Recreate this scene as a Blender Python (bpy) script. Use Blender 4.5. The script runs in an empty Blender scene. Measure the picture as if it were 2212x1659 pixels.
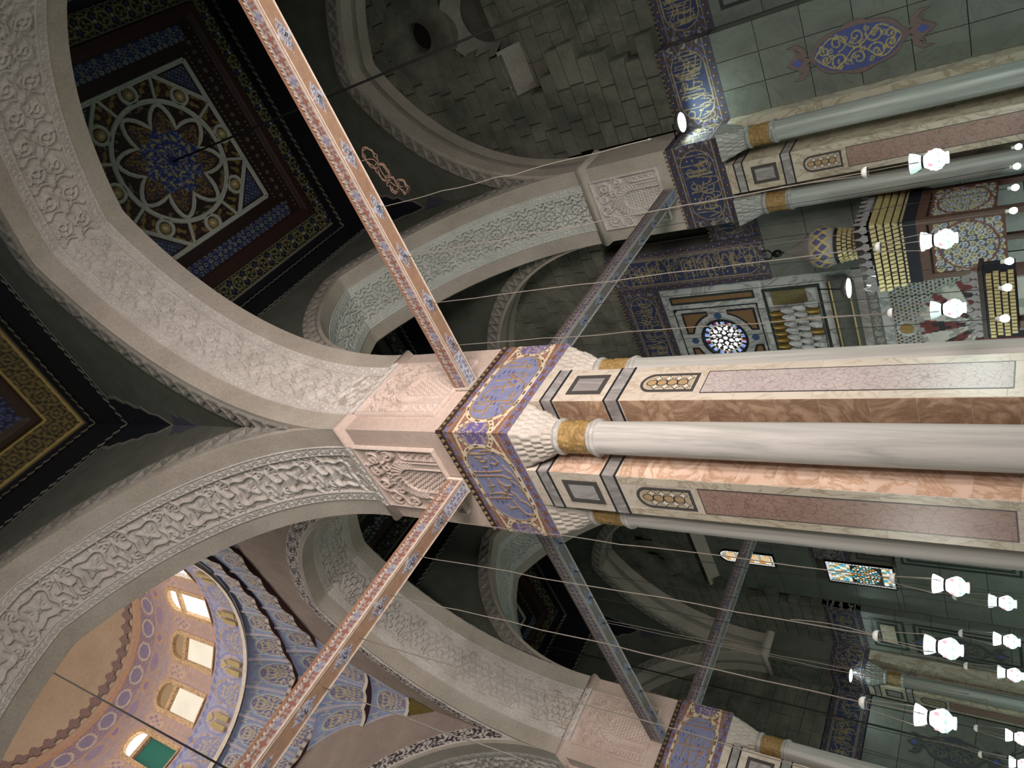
import bpy, math, random
import numpy as np
from mathutils import Matrix, Vector

rng = random.Random(7)
nrng = np.random.default_rng(7)
sc = bpy.context.scene
col = sc.collection
PI = math.pi

# ---------------------------------------------------------------- camera
FPX, YAW, PITCH, ROLL = 1570.0, 0.6560292455641501, 0.6610693714547725, -0.027987783902375916
CAM = Vector((-7.83012162, -7.28617181, 1.6))
Fv = Vector((math.cos(PITCH) * math.cos(YAW), math.cos(PITCH) * math.sin(YAW), math.sin(PITCH)))
R0 = Vector((math.sin(YAW), -math.cos(YAW), 0)); U0 = R0.cross(Fv)
Rv = R0 * math.cos(ROLL) + U0 * math.sin(ROLL)
Uv = -R0 * math.sin(ROLL) + U0 * math.cos(ROLL)
cd = bpy.data.cameras.new('camera'); cam = bpy.data.objects.new('camera', cd); col.objects.link(cam)
mx = Matrix.Identity(4)                       # the phone was held on its side: world up points to the left of the frame
for i, a in enumerate((-Uv, Rv, -Fv)):
    for j in range(3): mx[j][i] = a[j]
mx.translation = CAM
cam.matrix_world = mx
cd.sensor_fit = 'HORIZONTAL'; cd.sensor_width = 36.0; cd.lens = FPX * 36.0 / 2212.0
cd.clip_start = 0.05; cd.clip_end = 300
sc.camera = cam

# ---------------------------------------------------------------- world, daylight, exposure
wd = bpy.data.worlds.new('world'); sc.world = wd; wd.use_nodes = True
bgn = wd.node_tree.nodes['Background']
bgn.inputs[0].default_value = (0.82, 1.0, 0.93, 1); bgn.inputs[1].default_value = 0.29
sc.view_settings.view_transform = 'Standard'; sc.view_settings.look = 'None'
sc.view_settings.exposure = 0.0; sc.view_settings.gamma = 1.0
sc.view_settings.use_curve_mapping = False

def area(name, loc, target, sx, sy, power, color, spread=180):
    d = bpy.data.lights.new(name, 'AREA'); d.shape = 'RECTANGLE'; d.size = sx; d.size_y = sy
    d.energy = power; d.color = color; d.spread = math.radians(spread)
    o = bpy.data.objects.new(name, d); col.objects.link(o); o.location = loc
    v = Vector(target) - Vector(loc)
    o.rotation_euler = v.to_track_quat('-Z', 'Y').to_euler()
    return o
# daylight entering by the tall windows in the side wall, to the right of the camera
for k, wx in enumerate((-9.2, -6.2, -3.2)):
    area('window_daylight', (wx, -12.2, 4.6), (-.6, -.5, 10.2), 1.5, 5.0, 380, (1.0, .885, .84), 104)

# ---------------------------------------------------------------- helpers
def lin(h, k=1.0):
    h = h.lstrip('#'); o = []
    for i in (0, 2, 4):
        c = int(h[i:i + 2], 16) / 255
        o.append((c / 12.92 if c <= .04045 else ((c + .055) / 1.055) ** 2.4) * k)
    return np.array(o)

def base(parent):
    v = Vector((0, 0, 0))
    while parent is not None:
        v = v + parent.location; parent = parent.parent
    return np.array(v)

def finish(me, name, mat, parent, smooth=False):
    if mat is not None: me.materials.append(mat)
    if smooth: me.shade_smooth()
    o = bpy.data.objects.new(name, me); col.objects.link(o)
    if parent is not None: o.parent = parent
    return o

def mesh(name, verts, faces, mat, parent=None, smooth=False):
    v = np.asarray(verts, float) - base(parent)
    me = bpy.data.meshes.new(name)
    me.from_pydata(v.tolist(), [], [tuple(int(i) for i in f) for f in faces]); me.update()
    return finish(me, name, mat, parent, smooth)

def gridmesh(name, Pt, mat, parent=None, paint=None, smooth=True, keep=None, flip=False, wrap=False):
    """Pt: (H,W,3) points -> one mesh of quads, optional per-vertex pattern colour."""
    H, W = Pt.shape[:2]
    me = bpy.data.meshes.new(name)
    v = (Pt - base(parent)).reshape(-1, 3).astype(np.float32)
    idx = np.arange(H * W).reshape(H, W)
    if wrap: idx = np.concatenate([idx, idx[:, :1]], 1)
    a, b, c, d = idx[:-1, :-1], idx[:-1, 1:], idx[1:, 1:], idx[1:, :-1]
    q = np.stack([a, b, c, d], -1) if not flip else np.stack([a, d, c, b], -1)
    if keep is not None: q = q[keep]
    q = q.reshape(-1, 4)
    me.vertices.add(len(v)); me.vertices.foreach_set('co', v.ravel())
    me.loops.add(q.size); me.loops.foreach_set('vertex_index', q.ravel().astype(np.int32))
    me.polygons.add(len(q)); me.polygons.foreach_set('loop_start', np.arange(0, q.size, 4, dtype=np.int32))
    me.update(calc_edges=True)
    if paint is not None:
        at = me.attributes.new('paint', 'FLOAT_COLOR', 'POINT')
        cc = np.ones((H * W, 4), np.float32); cc[:, :3] = paint.reshape(-1, 3)
        at.data.foreach_set('color', cc.ravel())
    return finish(me, name, mat, parent, smooth)

def empty(name, loc, label, cat, group=None, kind=None):
    o = bpy.data.objects.new(name, None); col.objects.link(o); o.location = loc
    o.empty_display_size = .2
    return tag(o, label, cat, group, kind)

def tag(o, label=None, cat=None, group=None, kind=None):
    if label: o['label'] = label
    if cat: o['category'] = cat
    if group: o['group'] = group
    if kind: o['kind'] = kind
    return o

def boxv(lo, hi):
    (a, b, c), (d, e, f) = lo, hi
    return [(a, b, c), (d, b, c), (d, e, c), (a, e, c), (a, b, f), (d, b, f), (d, e, f), (a, e, f)]
BF = [(3, 2, 1, 0), (4, 5, 6, 7), (0, 1, 5, 4), (1, 2, 6, 5), (2, 3, 7, 6), (3, 0, 4, 7)]

def box(name, lo, hi, mat, parent=None):
    lo2 = [min(p, q) for p, q in zip(lo, hi)]; hi2 = [max(p, q) for p, q in zip(lo, hi)]
    return mesh(name, boxv(lo2, hi2), BF, mat, parent)

def boxes(name, lst, mat, parent=None):
    V, F = [], []
    for lo, hi in lst:
        n = len(V); V += boxv([min(p, q) for p, q in zip(lo, hi)], [max(p, q) for p, q in zip(lo, hi)])
        F += [tuple(i + n for i in f) for f in BF]
    return mesh(name, V, F, mat, parent)

class Face:
    """flat frame: local (s, z, depth) -> world"""
    def __init__(s, o, e, n): s.o = np.array(o, float); s.e = np.array(e, float); s.n = np.array(n, float)
    def p(s, a, z, d=0.0): return s.o + s.e * a + np.array([0, 0, 1.0]) * z + s.n * d

def slab(name, f, s0, s1, z0, z1, d0, d1, mat, parent=None, ch=.0):
    """panel on a face; ch chamfers the front rim"""
    P = [f.p(s0, z0, d0), f.p(s1, z0, d0), f.p(s1, z1, d0), f.p(s0, z1, d0)]
    c = ch
    P += [f.p(s0 + c, z0 + c, d1), f.p(s1 - c, z0 + c, d1), f.p(s1 - c, z1 - c, d1), f.p(s0 + c, z1 - c, d1)]
    Fs = [(0, 1, 5, 4), (1, 2, 6, 5), (2, 3, 7, 6), (3, 0, 4, 7), (4, 5, 6, 7), (3, 2, 1, 0)]
    return mesh(name, P, Fs, mat, parent)

def ring_slab(name, f, s0, s1, z0, z1, t, d0, d1, mat, parent=None):
    L = []
    V, Fs = [], []
    for (a, b, c, d) in ((s0, s1, z0, z0 + t), (s0, s1, z1 - t, z1), (s0, s0 + t, z0 + t, z1 - t), (s1 - t, s1, z0 + t, z1 - t)):
        n = len(V)
        for dd in (d0, d1): V += [f.p(a, c, dd), f.p(b, c, dd), f.p(b, d, dd), f.p(a, d, dd)]
        Fs += [tuple(i + n for i in q) for q in ((0, 1, 5, 4), (1, 2, 6, 5), (2, 3, 7, 6), (3, 0, 4, 7), (4, 5, 6, 7))]
    return mesh(name, V, Fs, mat, parent)

def poly_slab(name, f, pts, d0, d1, mat, parent=None):
    n = len(pts)
    V = [f.p(a, z, d0) for a, z in pts] + [f.p(a, z, d1) for a, z in pts]
    Fs = [tuple(range(n, 2 * n))] + [(i, (i + 1) % n, n + (i + 1) % n, n + i) for i in range(n)]
    return mesh(name, V, Fs, mat, parent)

def poly_ring(name, f, out, inn, d0, d1, mat, parent=None):
    n = len(out); V = []
    for P, d in ((out, d0), (out, d1), (inn, d1), (inn, d0)): V += [f.p(a, z, d) for a, z in P]
    Fs = []
    for k in range(3):
        for i in range(n):
            j = (i + 1) % n
            Fs.append((k * n + i, k * n + j, (k + 1) * n + j, (k + 1) * n + i))
    return mesh(name, V, Fs, mat, parent)

def tube(name, pts, r, mat, parent=None, n=6, closed=False):
    pts = [Vector(p) for p in pts]; V = []; Fs = []
    m = len(pts); up = None
    for i, p in enumerate(pts):
        if closed: t = pts[(i + 1) % m] - pts[i - 1]
        else: t = pts[min(i + 1, m - 1)] - pts[max(i - 1, 0)]
        t.normalize()
        if up is None:
            up = Vector((0, 0, 1)) if abs(t.z) < .9 else Vector((1, 0, 0))
        a = t.cross(up)
        if a.length < 1e-4: a = t.cross(Vector((0, 1, 0.3)))
        a.normalize(); b = a.cross(t); up = b
        rr = r[i] if isinstance(r, (list, tuple)) else r
        for k in range(n):
            q = 2 * PI * k / n
            V.append(tuple(p + a * math.cos(q) * rr + b * math.sin(q) * rr))
    for i in range(m if closed else m - 1):
        for k in range(n):
            j = (i + 1) % m
            Fs.append((i * n + k, i * n + (k + 1) % n, j * n + (k + 1) % n, j * n + k))
    if not closed: Fs += [tuple(range(n))[::-1], tuple((m - 1) * n + k for k in range(n))]
    return mesh(name, V, Fs, mat, parent, True)

def lathe(name, prof, mat, parent=None, at=(0, 0, 0), n=24, a0=0, a1=2 * PI, smooth=True):
    full = abs(a1 - a0 - 2 * PI) < 1e-6
    m = n if full else n + 1
    V, Fs = [], []
    for r, z in prof:
        for k in range(m):
            q = a0 + (a1 - a0) * k / n
            V.append((at[0] + r * math.cos(q), at[1] + r * math.sin(q), at[2] + z))
    for i in range(len(prof) - 1):
        for k in range(n):
            j = (k + 1) % m if full else k + 1
            Fs.append((i * m + k, i * m + j, (i + 1) * m + j, (i + 1) * m + k))
    return mesh(name, V, Fs, mat, parent, smooth)

# ---------------------------------------------------------------- materials
def newmat(name):
    m = bpy.data.materials.new(name); m.use_nodes = True
    nt = m.node_tree; b = nt.nodes['Principled BSDF']
    return m, nt, b
def nd(nt, t, **kw):
    n = nt.nodes.new(t)
    for k, v in kw.items(): setattr(n, k, v)
    return n
def mixc(nt, fac, a, b, mode='MIX'):
    n = nd(nt, 'ShaderNodeMix', data_type='RGBA', blend_type=mode)
    for s, v in ((n.inputs[0], fac), (n.inputs[6], a), (n.inputs[7], b)):
        if hasattr(v, 'links'): nt.links.new(v, s)
        elif isinstance(v, (int, float)): s.default_value = v
        else: s.default_value = (*v, 1)
    return n.outputs[2]
def pos(nt, scale=(1, 1, 1)):
    g = nd(nt, 'ShaderNodeNewGeometry')
    mp = nd(nt, 'ShaderNodeMapping'); mp.inputs['Scale'].default_value = scale
    nt.links.new(g.outputs['Position'], mp.inputs[0]); return mp.outputs[0]
def noise(nt, vec, s, det=4, rough=.6, dist=0):
    n = nd(nt, 'ShaderNodeTexNoise'); n.inputs['Scale'].default_value = s
    n.inputs['Detail'].default_value = det; n.inputs['Roughness'].default_value = rough
    n.inputs['Distortion'].default_value = dist
    nt.links.new(vec, n.inputs['Vector']); return n.outputs[0]
def ramp(nt, fac, stops, interp='LINEAR'):
    r = nd(nt, 'ShaderNodeValToRGB'); r.color_ramp.interpolation = interp
    e = r.color_ramp.elements
    while len(e) < len(stops): e.new(.5)
    for i, (p, c) in enumerate(stops): e[i].position = p; e[i].color = (*c, 1)
    nt.links.new(fac, r.inputs[0]); return r.outputs[0]

def stone(name, c1, c2, scale=1.2, rough=.9, bump=.15, rnd=0.0, fine=18, stain=0.0):
    m, nt, b = newmat(name); p = pos(nt)
    c = ramp(nt, noise(nt, p, scale, 6, .65), [(.32, lin(c1)), (.68, lin(c2))])
    f2 = noise(nt, p, fine, 3, .7)
    if stain: c = mixc(nt, stain, c, ramp(nt, noise(nt, p, .55, 5, .65, .6), [(.38, (.42, .43, .42)), (.6, (1.15, 1.13, 1.08))]), 'MULTIPLY')
    c = mixc(nt, .35, c, ramp(nt, f2, [(.3, (.55, .55, .55)), (.7, (1.25, 1.25, 1.25))]), 'MULTIPLY')
    if rnd:
        oi = nd(nt, 'ShaderNodeObjectInfo')
        c = mixc(nt, rnd, c, ramp(nt, oi.outputs['Random'], [(0, (.5, .5, .5)), (1, (1.4, 1.35, 1.25))]), 'MULTIPLY')
    nt.links.new(c, b.inputs['Base Color']); b.inputs['Roughness'].default_value = rough
    if bump:
        bp = nd(nt, 'ShaderNodeBump'); bp.inputs['Strength'].default_value = bump; bp.inputs['Distance'].default_value = .03
        nt.links.new(f2, bp.inputs['Height']); nt.links.new(bp.outputs[0], b.inputs['Normal'])
    return m

def marble(name, c0, c1, vein, scale=2.0, stretch=(1, 1, 1), vw=.06, rough=.35, dist=2.2, rnd=0.0, amt=.8):
    m, nt, b = newmat(name); p = pos(nt, stretch)
    oi = nd(nt, 'ShaderNodeObjectInfo')
    if rnd:
        ad = nd(nt, 'ShaderNodeVectorMath', operation='ADD'); cx = nd(nt, 'ShaderNodeCombineXYZ')
        mu = nd(nt, 'ShaderNodeMath', operation='MULTIPLY'); mu.inputs[1].default_value = 37
        nt.links.new(oi.outputs['Random'], mu.inputs[0])
        for k in range(3): nt.links.new(mu.outputs[0], cx.inputs[k])
        nt.links.new(p, ad.inputs[0]); nt.links.new(cx.outputs[0], ad.inputs[1]); p = ad.outputs[0]
    c = ramp(nt, noise(nt, p, scale * .8, 6, .65, 1.0), [(.3, lin(c0)), (.7, lin(c1))])
    v = noise(nt, p, scale * .6, 8, .62, dist)
    vm = ramp(nt, v, [(.5 - vw, (0, 0, 0)), (.5, (1, 1, 1)), (.5 + vw, (0, 0, 0))])
    vm2 = nd(nt, 'ShaderNodeMath', operation='MULTIPLY'); vm2.inputs[1].default_value = amt
    nt.links.new(vm, vm2.inputs[0])
    c = mixc(nt, vm2.outputs[0], c, lin(vein))
    if rnd: c = mixc(nt, rnd, c, ramp(nt, oi.outputs['Random'], [(0, (.5, .42, .36)), (.5, (1, 1, 1)), (1, (1.25, 1.25, 1.25))]), 'MULTIPLY')
    nt.links.new(c, b.inputs['Base Color']); b.inputs['Roughness'].default_value = rough
    return m

def breccia(name, c0, c1, crack, scale=7, rough=.35):
    m, nt, b = newmat(name); p = pos(nt, (1, 1, .7))
    n = nd(nt, 'ShaderNodeTexNoise'); n.inputs['Scale'].default_value = 5; nt.links.new(p, n.inputs['Vector'])
    ad = nd(nt, 'ShaderNodeVectorMath', operation='MULTIPLY_ADD'); ad.inputs[1].default_value = (.25, .25, .25)
    nt.links.new(n.outputs[1], ad.inputs[0]); nt.links.new(p, ad.inputs[2])
    v = nd(nt, 'ShaderNodeTexVoronoi', feature='DISTANCE_TO_EDGE'); v.inputs['Scale'].default_value = scale
    nt.links.new(ad.outputs[0], v.inputs['Vector'])
    c = ramp(nt, noise(nt, p, 3, 6, .7), [(.3, lin(c0)), (.7, lin(c1))])
    c = mixc(nt, ramp(nt, v.outputs[0], [(0, (.8, .8, .8)), (.07, (0, 0, 0))]), c, lin(crack))
    nt.links.new(c, b.inputs['Base Color']); b.inputs['Roughness'].default_value = rough
    return m

def painted(name, rough=.75, wear=.35, wscale=6, metal=0.0):
    m, nt, b = newmat(name)
    a = nd(nt, 'ShaderNodeAttribute'); a.attribute_name = 'paint'
    f = noise(nt, pos(nt), wscale, 5, .7)
    c = mixc(nt, wear, a.outputs[0], ramp(nt, f, [(.3, (.5, .5, .5)), (.7, (1.3, 1.3, 1.3))]), 'MULTIPLY')
    nt.links.new(c, b.inputs['Base Color']); b.inputs['Roughness'].default_value = rough
    b.inputs['Metallic'].default_value = metal
    return m

def plain(name, c, rough=.6, metal=0.0, k=1.0):
    m, nt, b = newmat(name)
    f = noise(nt, pos(nt), 9, 3, .6)
    cc = mixc(nt, .3, lin(c, k), ramp(nt, f, [(.3, (.6, .6, .6)), (.7, (1.3, 1.3, 1.3))]), 'MULTIPLY')
    nt.links.new(cc, b.inputs['Base Color'])
    b.inputs['Roughness'].default_value = rough; b.inputs['Metallic'].default_value = metal
    return m

def emit(name, c, s, basec='#202020', k=1.0):
    m, nt, b = newmat(name)
    b.inputs['Base Color'].default_value = (*lin(basec), 1)
    f = noise(nt, pos(nt), 1.2, 3, .6)
    cc = mixc(nt, .25, lin(c, k), ramp(nt, f, [(.3, (.7, .7, .7)), (.7, (1.2, 1.2, 1.2))]), 'MULTIPLY')
    nt.links.new(cc, b.inputs['Emission Color'])
    b.inputs['Emission Strength'].default_value = s
    return m

M = dict(
    soffit=stone('soffit_plaster', '#a69d90', '#bbb2a6', .8, .9, .08),
    carve=stone('carved_stucco', '#bdb6ae', '#d0cac3', 1.6, .9, .12), carvegreen=stone('carved_pale_stucco', '#bec0b9', '#d0d2cb', 1.6, .9, .12),
    pierstone=stone('pier_stone', '#b9a598', '#c6b3a7', 1.0, .85, .06),
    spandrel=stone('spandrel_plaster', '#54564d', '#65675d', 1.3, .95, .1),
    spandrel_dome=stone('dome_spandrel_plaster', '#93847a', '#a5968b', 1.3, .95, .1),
    mould=stone('archivolt_stucco', '#817d72', '#96928a', 2.0, .9, .15),
    wallstone=stone('ashlar', '#63645c', '#74756b', 1.6, .95, .25, .22, 18, .75),
    mortar=stone('mortar', '#4c4a42', '#5a574d', 2, .95, .2),
    wallmarble=marble('wall_marble', '#5f635b', '#70746c', '#4e524f', 1.0, (1, 1, 1), .03, .45, 2, .12, .4),
    wallmarble2=marble('wall_marble_pale', '#a9adab', '#bcc0bd', '#6d7274', 1.2, (1, 1, .5), .05, .4, 3, .3),
    dark=plain('black_marble', '#26292a', .35),
    darkgreen=plain('green_black_marble', '#2c3532', .35),
    grey=marble('grey_marble', '#9a9694', '#b0aca9', '#77726f', 2.5, (1, 1, .4), .1, .35, 1.5),
    cream=marble('cream_alabaster', '#bfb4a4', '#cec4b6', '#a08a70', 1.5, (1, 1, .6), .03, .35, 3.0, .1, .55),
    cream2=marble('grey_veined_alabaster', '#b5ab98', '#c8bfac', '#8a7a62', 1.6, (1, 1, .6), .05, .35, 3.0, .1, .7),
    brown=marble('brown_onyx', '#a88d74', '#c2a68c', '#7a5f49', 2.2, (1, 1, .8), .12, .3, 2.6, .45, .75),
    pinkonyx=marble('pink_onyx', '#ccb09c', '#d8c0ad', '#a5805f', 2.0, (1, 1, .9), .06, .3, 2.4, .3, .7),
    redbrec=breccia('red_breccia', '#8f7468', '#a0857a', '#6e5248', 11),
    pinkbrec=breccia('pink_breccia', '#aba09d', '#bcb1ad', '#84706b', 15),
    column=marble('column_marble', '#aca8a2', '#bcb8b2', '#8f8f88', 1.6, (2.5, 2.5, .12), .1, .65, 1.0, 0, .7),
    wallcol=marble('wall_column_marble', '#969a94', '#a6aaa4', '#757a75', 1.6, (2.5, 2.5, .15), .1, .4, 1.0, 0, .5),
    capital=stone('capital_marble', '#aea69b', '#beb7ac', 2.2, .7, .1),
    gold=stone('gilded_collar', '#7c6238', '#a88a55', 9, .5, .5, 0, 30),
    goldleaf=plain('gold_leaf', '#b8a878', .45, .25),
    brassdark=plain('dark_gold', '#7d6a35', .4, .6),
    paint=painted('painted_plaster'), paintw=painted('painted_wood', .6, .4, 10), relief=painted('painted_relief', .85, .25, 5),
    wood=stone('beam_wood', '#84604c', '#9c7860', 3, .7, .1),
    oldwood=stone('dark_wood', '#241815', '#3a2620', 3, .6, .1),
    redwood=stone('red_wood', '#4a342b', '#5c4236', 4, .6, .1),
    rope=plain('rope_fibre', '#756f66', .9), darkrope=plain('dark_cable', '#2a2622', .8), coil=plain('brown_rope', '#5f4a3c', .9),
    white=plain('white_strap', '#b9beb2', .7), white2=plain('cream_trim', '#cfc6b6', .7),
    tan=stone('dome_plaster', '#b3a08a', '#c4b29c', .5, .9, .05),
    glass=emit('lit_lamp_glass', '#e4f2f2', 1.0, '#cfdedc'), glass2=emit('dim_lamp_glass', '#c4e2e0', .78, '#cfdedc'), glass3=emit('bright_lamp_glass', '#f4fbff', 3.0, '#cfdedc'),
    bulb=emit('led_bulb', '#f2ffff', 14), ufo=emit('led_disc', '#e8fff6', 55),
    chand=emit('chandelier_bulb', '#e9fff4', 60),
    daypane=emit('bright_pane', '#fff6ea', 3.0), sunpane=emit('sunlit_pane', '#fff6ec', 11.5), tanpane=emit('frosted_pane', '#eadcc6', 1.15), skypane=emit('sky_pane', '#bcd8ff', 4.5),
    teal=emit('teal_curtain', '#1f5b50', .35, '#1f5b50'),
    plastic=plain('white_plastic', '#cfd2cc', .4), metal=plain('dark_metal', '#23211f', .4, .7), housing=plain('lamp_housing', '#6b6f6e', .4, .6),
    navy=plain('navy_paint', '#10121f', .7), plum=plain('underside_paint', '#3c2023', .8),
    shadow=plain('oculus_shade_disc', '#15130f', 1), tanpane2=emit('frosted_arched_pane', '#a98a66', .8),
    amberdull=plain('dull_brown_marble', '#7d6244', .4), bluestone=plain('blue_stone', '#3a5578', .4), bulbgrey=plain('lead_grey', '#77736e', .5),
    darkcarve=stone('dark_carved_stone', '#4c4f4a', '#5f625c', 6, .8, .6, 0, 26),
)
# ---------------------------------------------------------------- pattern canvases (ornament drawn as strokes -> relief and colour)
class Cv:
    def __init__(s, x0, x1, y0, y1, res, c='#888888', h=0.0):
        s.nx = max(2, int(round((x1 - x0) / res)) + 1); s.ny = max(2, int(round((y1 - y0) / res)) + 1)
        s.x = np.linspace(x0, x1, s.nx); s.y = np.linspace(y0, y1, s.ny)
        s.X, s.Y = np.meshgrid(s.x, s.y)
        s.c = np.tile(lin(c), (s.ny, s.nx, 1)); s.h = np.full((s.ny, s.nx), float(h))
    def fill(s, mask, c=None, h=None):
        if c is not None: s.c[mask] = lin(c) if isinstance(c, str) else c
        if h is not None: s.h[mask] = h
    def disk(s, x, y, r, c=None, h=None): s.fill((s.X - x) ** 2 + (s.Y - y) ** 2 < r * r, c, h)
    def ringm(s, x, y, r, w, c=None, h=None): s.fill(abs(np.hypot(s.X - x, s.Y - y) - r) < w / 2, c, h)
    def stroke(s, pts, w, c=None, h=None, add=False):
        cc = lin(c) if isinstance(c, str) else c
        n = len(pts)
        for i in range(n - 1):
            (ax, ay), (bx, by) = pts[i], pts[i + 1]
            w0 = w[i] if isinstance(w, (list, tuple)) else w; w1 = w[i + 1] if isinstance(w, (list, tuple)) else w
            m = max(w0, w1) / 2 + 1e-6
            i0 = np.searchsorted(s.x, min(ax, bx) - m); i1 = np.searchsorted(s.x, max(ax, bx) + m)
            j0 = np.searchsorted(s.y, min(ay, by) - m); j1 = np.searchsorted(s.y, max(ay, by) + m)
            if i1 <= i0 or j1 <= j0: continue
            X = s.X[j0:j1, i0:i1]; Y = s.Y[j0:j1, i0:i1]
            dx, dy = bx - ax, by - ay; L = dx * dx + dy * dy + 1e-12
            t = np.clip(((X - ax) * dx + (Y - ay) * dy) / L, 0, 1)
            d = np.hypot(X - ax - t * dx, Y - ay - t * dy); hw = (w0 + (w1 - w0) * t) / 2 + 1e-6
            k = d < hw
            if cc is not None: s.c[j0:j1, i0:i1][k] = cc
            if h is not None:
                H = s.h[j0:j1, i0:i1]
                v = h * np.sqrt(np.clip(1 - (d / hw) ** 2 * .85, 0, 1))
                if h > 0: H[k] = np.maximum(H[k], v[k])
                else: H[k] = np.minimum(H[k], v[k])
    def rep(s, p, fn):
        for dx in (-p, 0, p): fn(dx)

def cr(P, n=5, closed=False):
    P = [np.array(p, float) for p in P]; m = len(P); out = []
    if m < 3 and not closed: return [tuple(p) for p in P]
    for i in range(m if closed else m - 1):
        if closed: a, b, c, d = P[i - 1], P[i], P[(i + 1) % m], P[(i + 2) % m]
        else: a, b, c, d = P[max(i - 1, 0)], P[i], P[i + 1], P[min(i + 2, m - 1)]
        for k in range(n):
            t = k / n
            out.append(tuple(.5 * (2 * b + (c - a) * t + (2 * a - 5 * b + 4 * c - d) * t * t + (3 * b - a - 3 * c + d) * t ** 3)))
    out.append(tuple(P[0] if closed else P[-1])); return out
def spiral(x, y, r, turns, a0, sg=1, n=26, end=.15):
    return [(x + r * (1 - (1 - end) * i / n) * math.cos(a0 + sg * 2 * PI * turns * i / n),
             y + r * (1 - (1 - end) * i / n) * math.sin(a0 + sg * 2 * PI * turns * i / n)) for i in range(n + 1)]
def lobed(x, y, r, am, k, n=72, ph=0):
    return [(x + (r + am * math.cos(k * (q + ph))) * math.cos(q), y + (r + am * math.cos(k * (q + ph))) * math.sin(q)) for q in (2 * PI * i / n for i in range(n + 1))]
def petal(cv, x, y, a, L, w, c=None, h=None):
    P = [(x + L * t * math.cos(a), y + L * t * math.sin(a)) for t in np.linspace(0.05, 1, 7)]
    W = [w * math.sin(PI * min(1, (.12 + .86 * t))) + .006 for t in np.linspace(0.05, 1, 7)]
    cv.stroke(P, W, c, h)

CW = .51                                       # half width of the carved strip on an arch soffit
def tile_scroll(p, res, H=.09):                # leafy paired scrolls
    cv = Cv(0, p, -CW, CW, res)
    def d(o):
        for sg in (-1, 1):
            for k, x in enumerate((.25 * p, .75 * p)):
                dr = sg * (1 if k == 0 else -1)
                cv.stroke(spiral(x + o, .25 * sg, .2, 1.45, -PI / 2 * dr, dr), .06, None, H)
                petal(cv, x + o, .25 * sg, PI / 2 * sg + .5 * dr, .2, .07, None, H * .8)
                for a in (.3, 2.4, 4.4): petal(cv, x + o + .1 * math.cos(a), .25 * sg + .1 * math.sin(a), a + .9 * dr, .17, .075, None, H * .9)
                petal(cv, x + o + .17, .44 * sg, PI + .5 * sg, .2, .06, None, H * .8)
            cv.stroke(cr([(o, 0), (.12 * p + o, .1 * sg), (.25 * p + o, .04 * sg), (.4 * p + o, .12 * sg), (.5 * p + o, 0), (.62 * p + o, .1 * sg), (.75 * p + o, .04 * sg), (.9 * p + o, .12 * sg), (p + o, 0)], 6), .03, None, H)
        for x in (0, .5 * p):
            for a in range(6): petal(cv, x + o, 0, a * PI / 3, .1, .06, None, H)
            for sg in (-1, 1): cv.stroke(cr([(x + o, .05 * sg), (x - .08 + o, .25 * sg), (x + .04 + o, .42 * sg), (x + o, .5 * sg)], 5), .032, None, H)
    cv.rep(p, d); return cv
def tile_strap(p, res, H=.10):                # interlaced straps over big flowers
    cv = Cv(0, p, -CW, CW, res)
    def d(o):
        x = p / 2 + o
        for a in range(4):
            petal(cv, x, 0, PI / 4 + a * PI / 2, .26, .13, None, H * .75)
            petal(cv, x, 0, a * PI / 2, .15, .07, None, H * .6)
        for sx in (-1, 1):
            for sy in (-1, 1):
                cv.stroke(spiral(x + sx * .33 * p, sy * .27, .14, 1.3, 0 if sx > 0 else PI, sx * sy), .036, None, H * .7)
                petal(cv, x + sx * .33 * p, sy * .27, sy * 1.0, .15, .09, None, H * .7)
                petal(cv, x + sx * .2 * p, sy * .4, (0 if sx > 0 else PI), .2, .06, None, H * .6)
                petal(cv, x + sx * .14 * p, sy * .3, sy * PI / 2, .16, .08, None, H * .65)
                for t in range(5): cv.stroke([(x + sx * .45 * p, sy * .47), (x + sx * (.45 * p - .15 * math.cos(t * .33)), sy * (.47 - .15 * math.sin(t * .33)))], .02, None, H * .7)
        cv.disk(x, 0, .05, None, H)
        for w, hh in ((.075, H),): cv.stroke(lobed(x, 0, .37, .075, 4, 64, PI / 4), w, None, hh)
        for sg in (-1, 1):
            cv.stroke(cr([(x + .44 * sg, 0), (x + .55 * sg, .0), (x + .62 * sg, .18), (x + .5 * p * sg, .34)], 6), .06, None, H)
            cv.stroke(cr([(x + .44 * sg, 0), (x + .55 * sg, .0), (x + .62 * sg, -.18), (x + .5 * p * sg, -.34)], 6), .06, None, H)
            cv.stroke([(x + .3 * sg, .3), (x + .42 * sg, .5)], .05, None, H); cv.stroke([(x + .3 * sg, -.3), (x + .42 * sg, -.5)], .05, None, H)
    cv.rep(p, d); return cv
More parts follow.
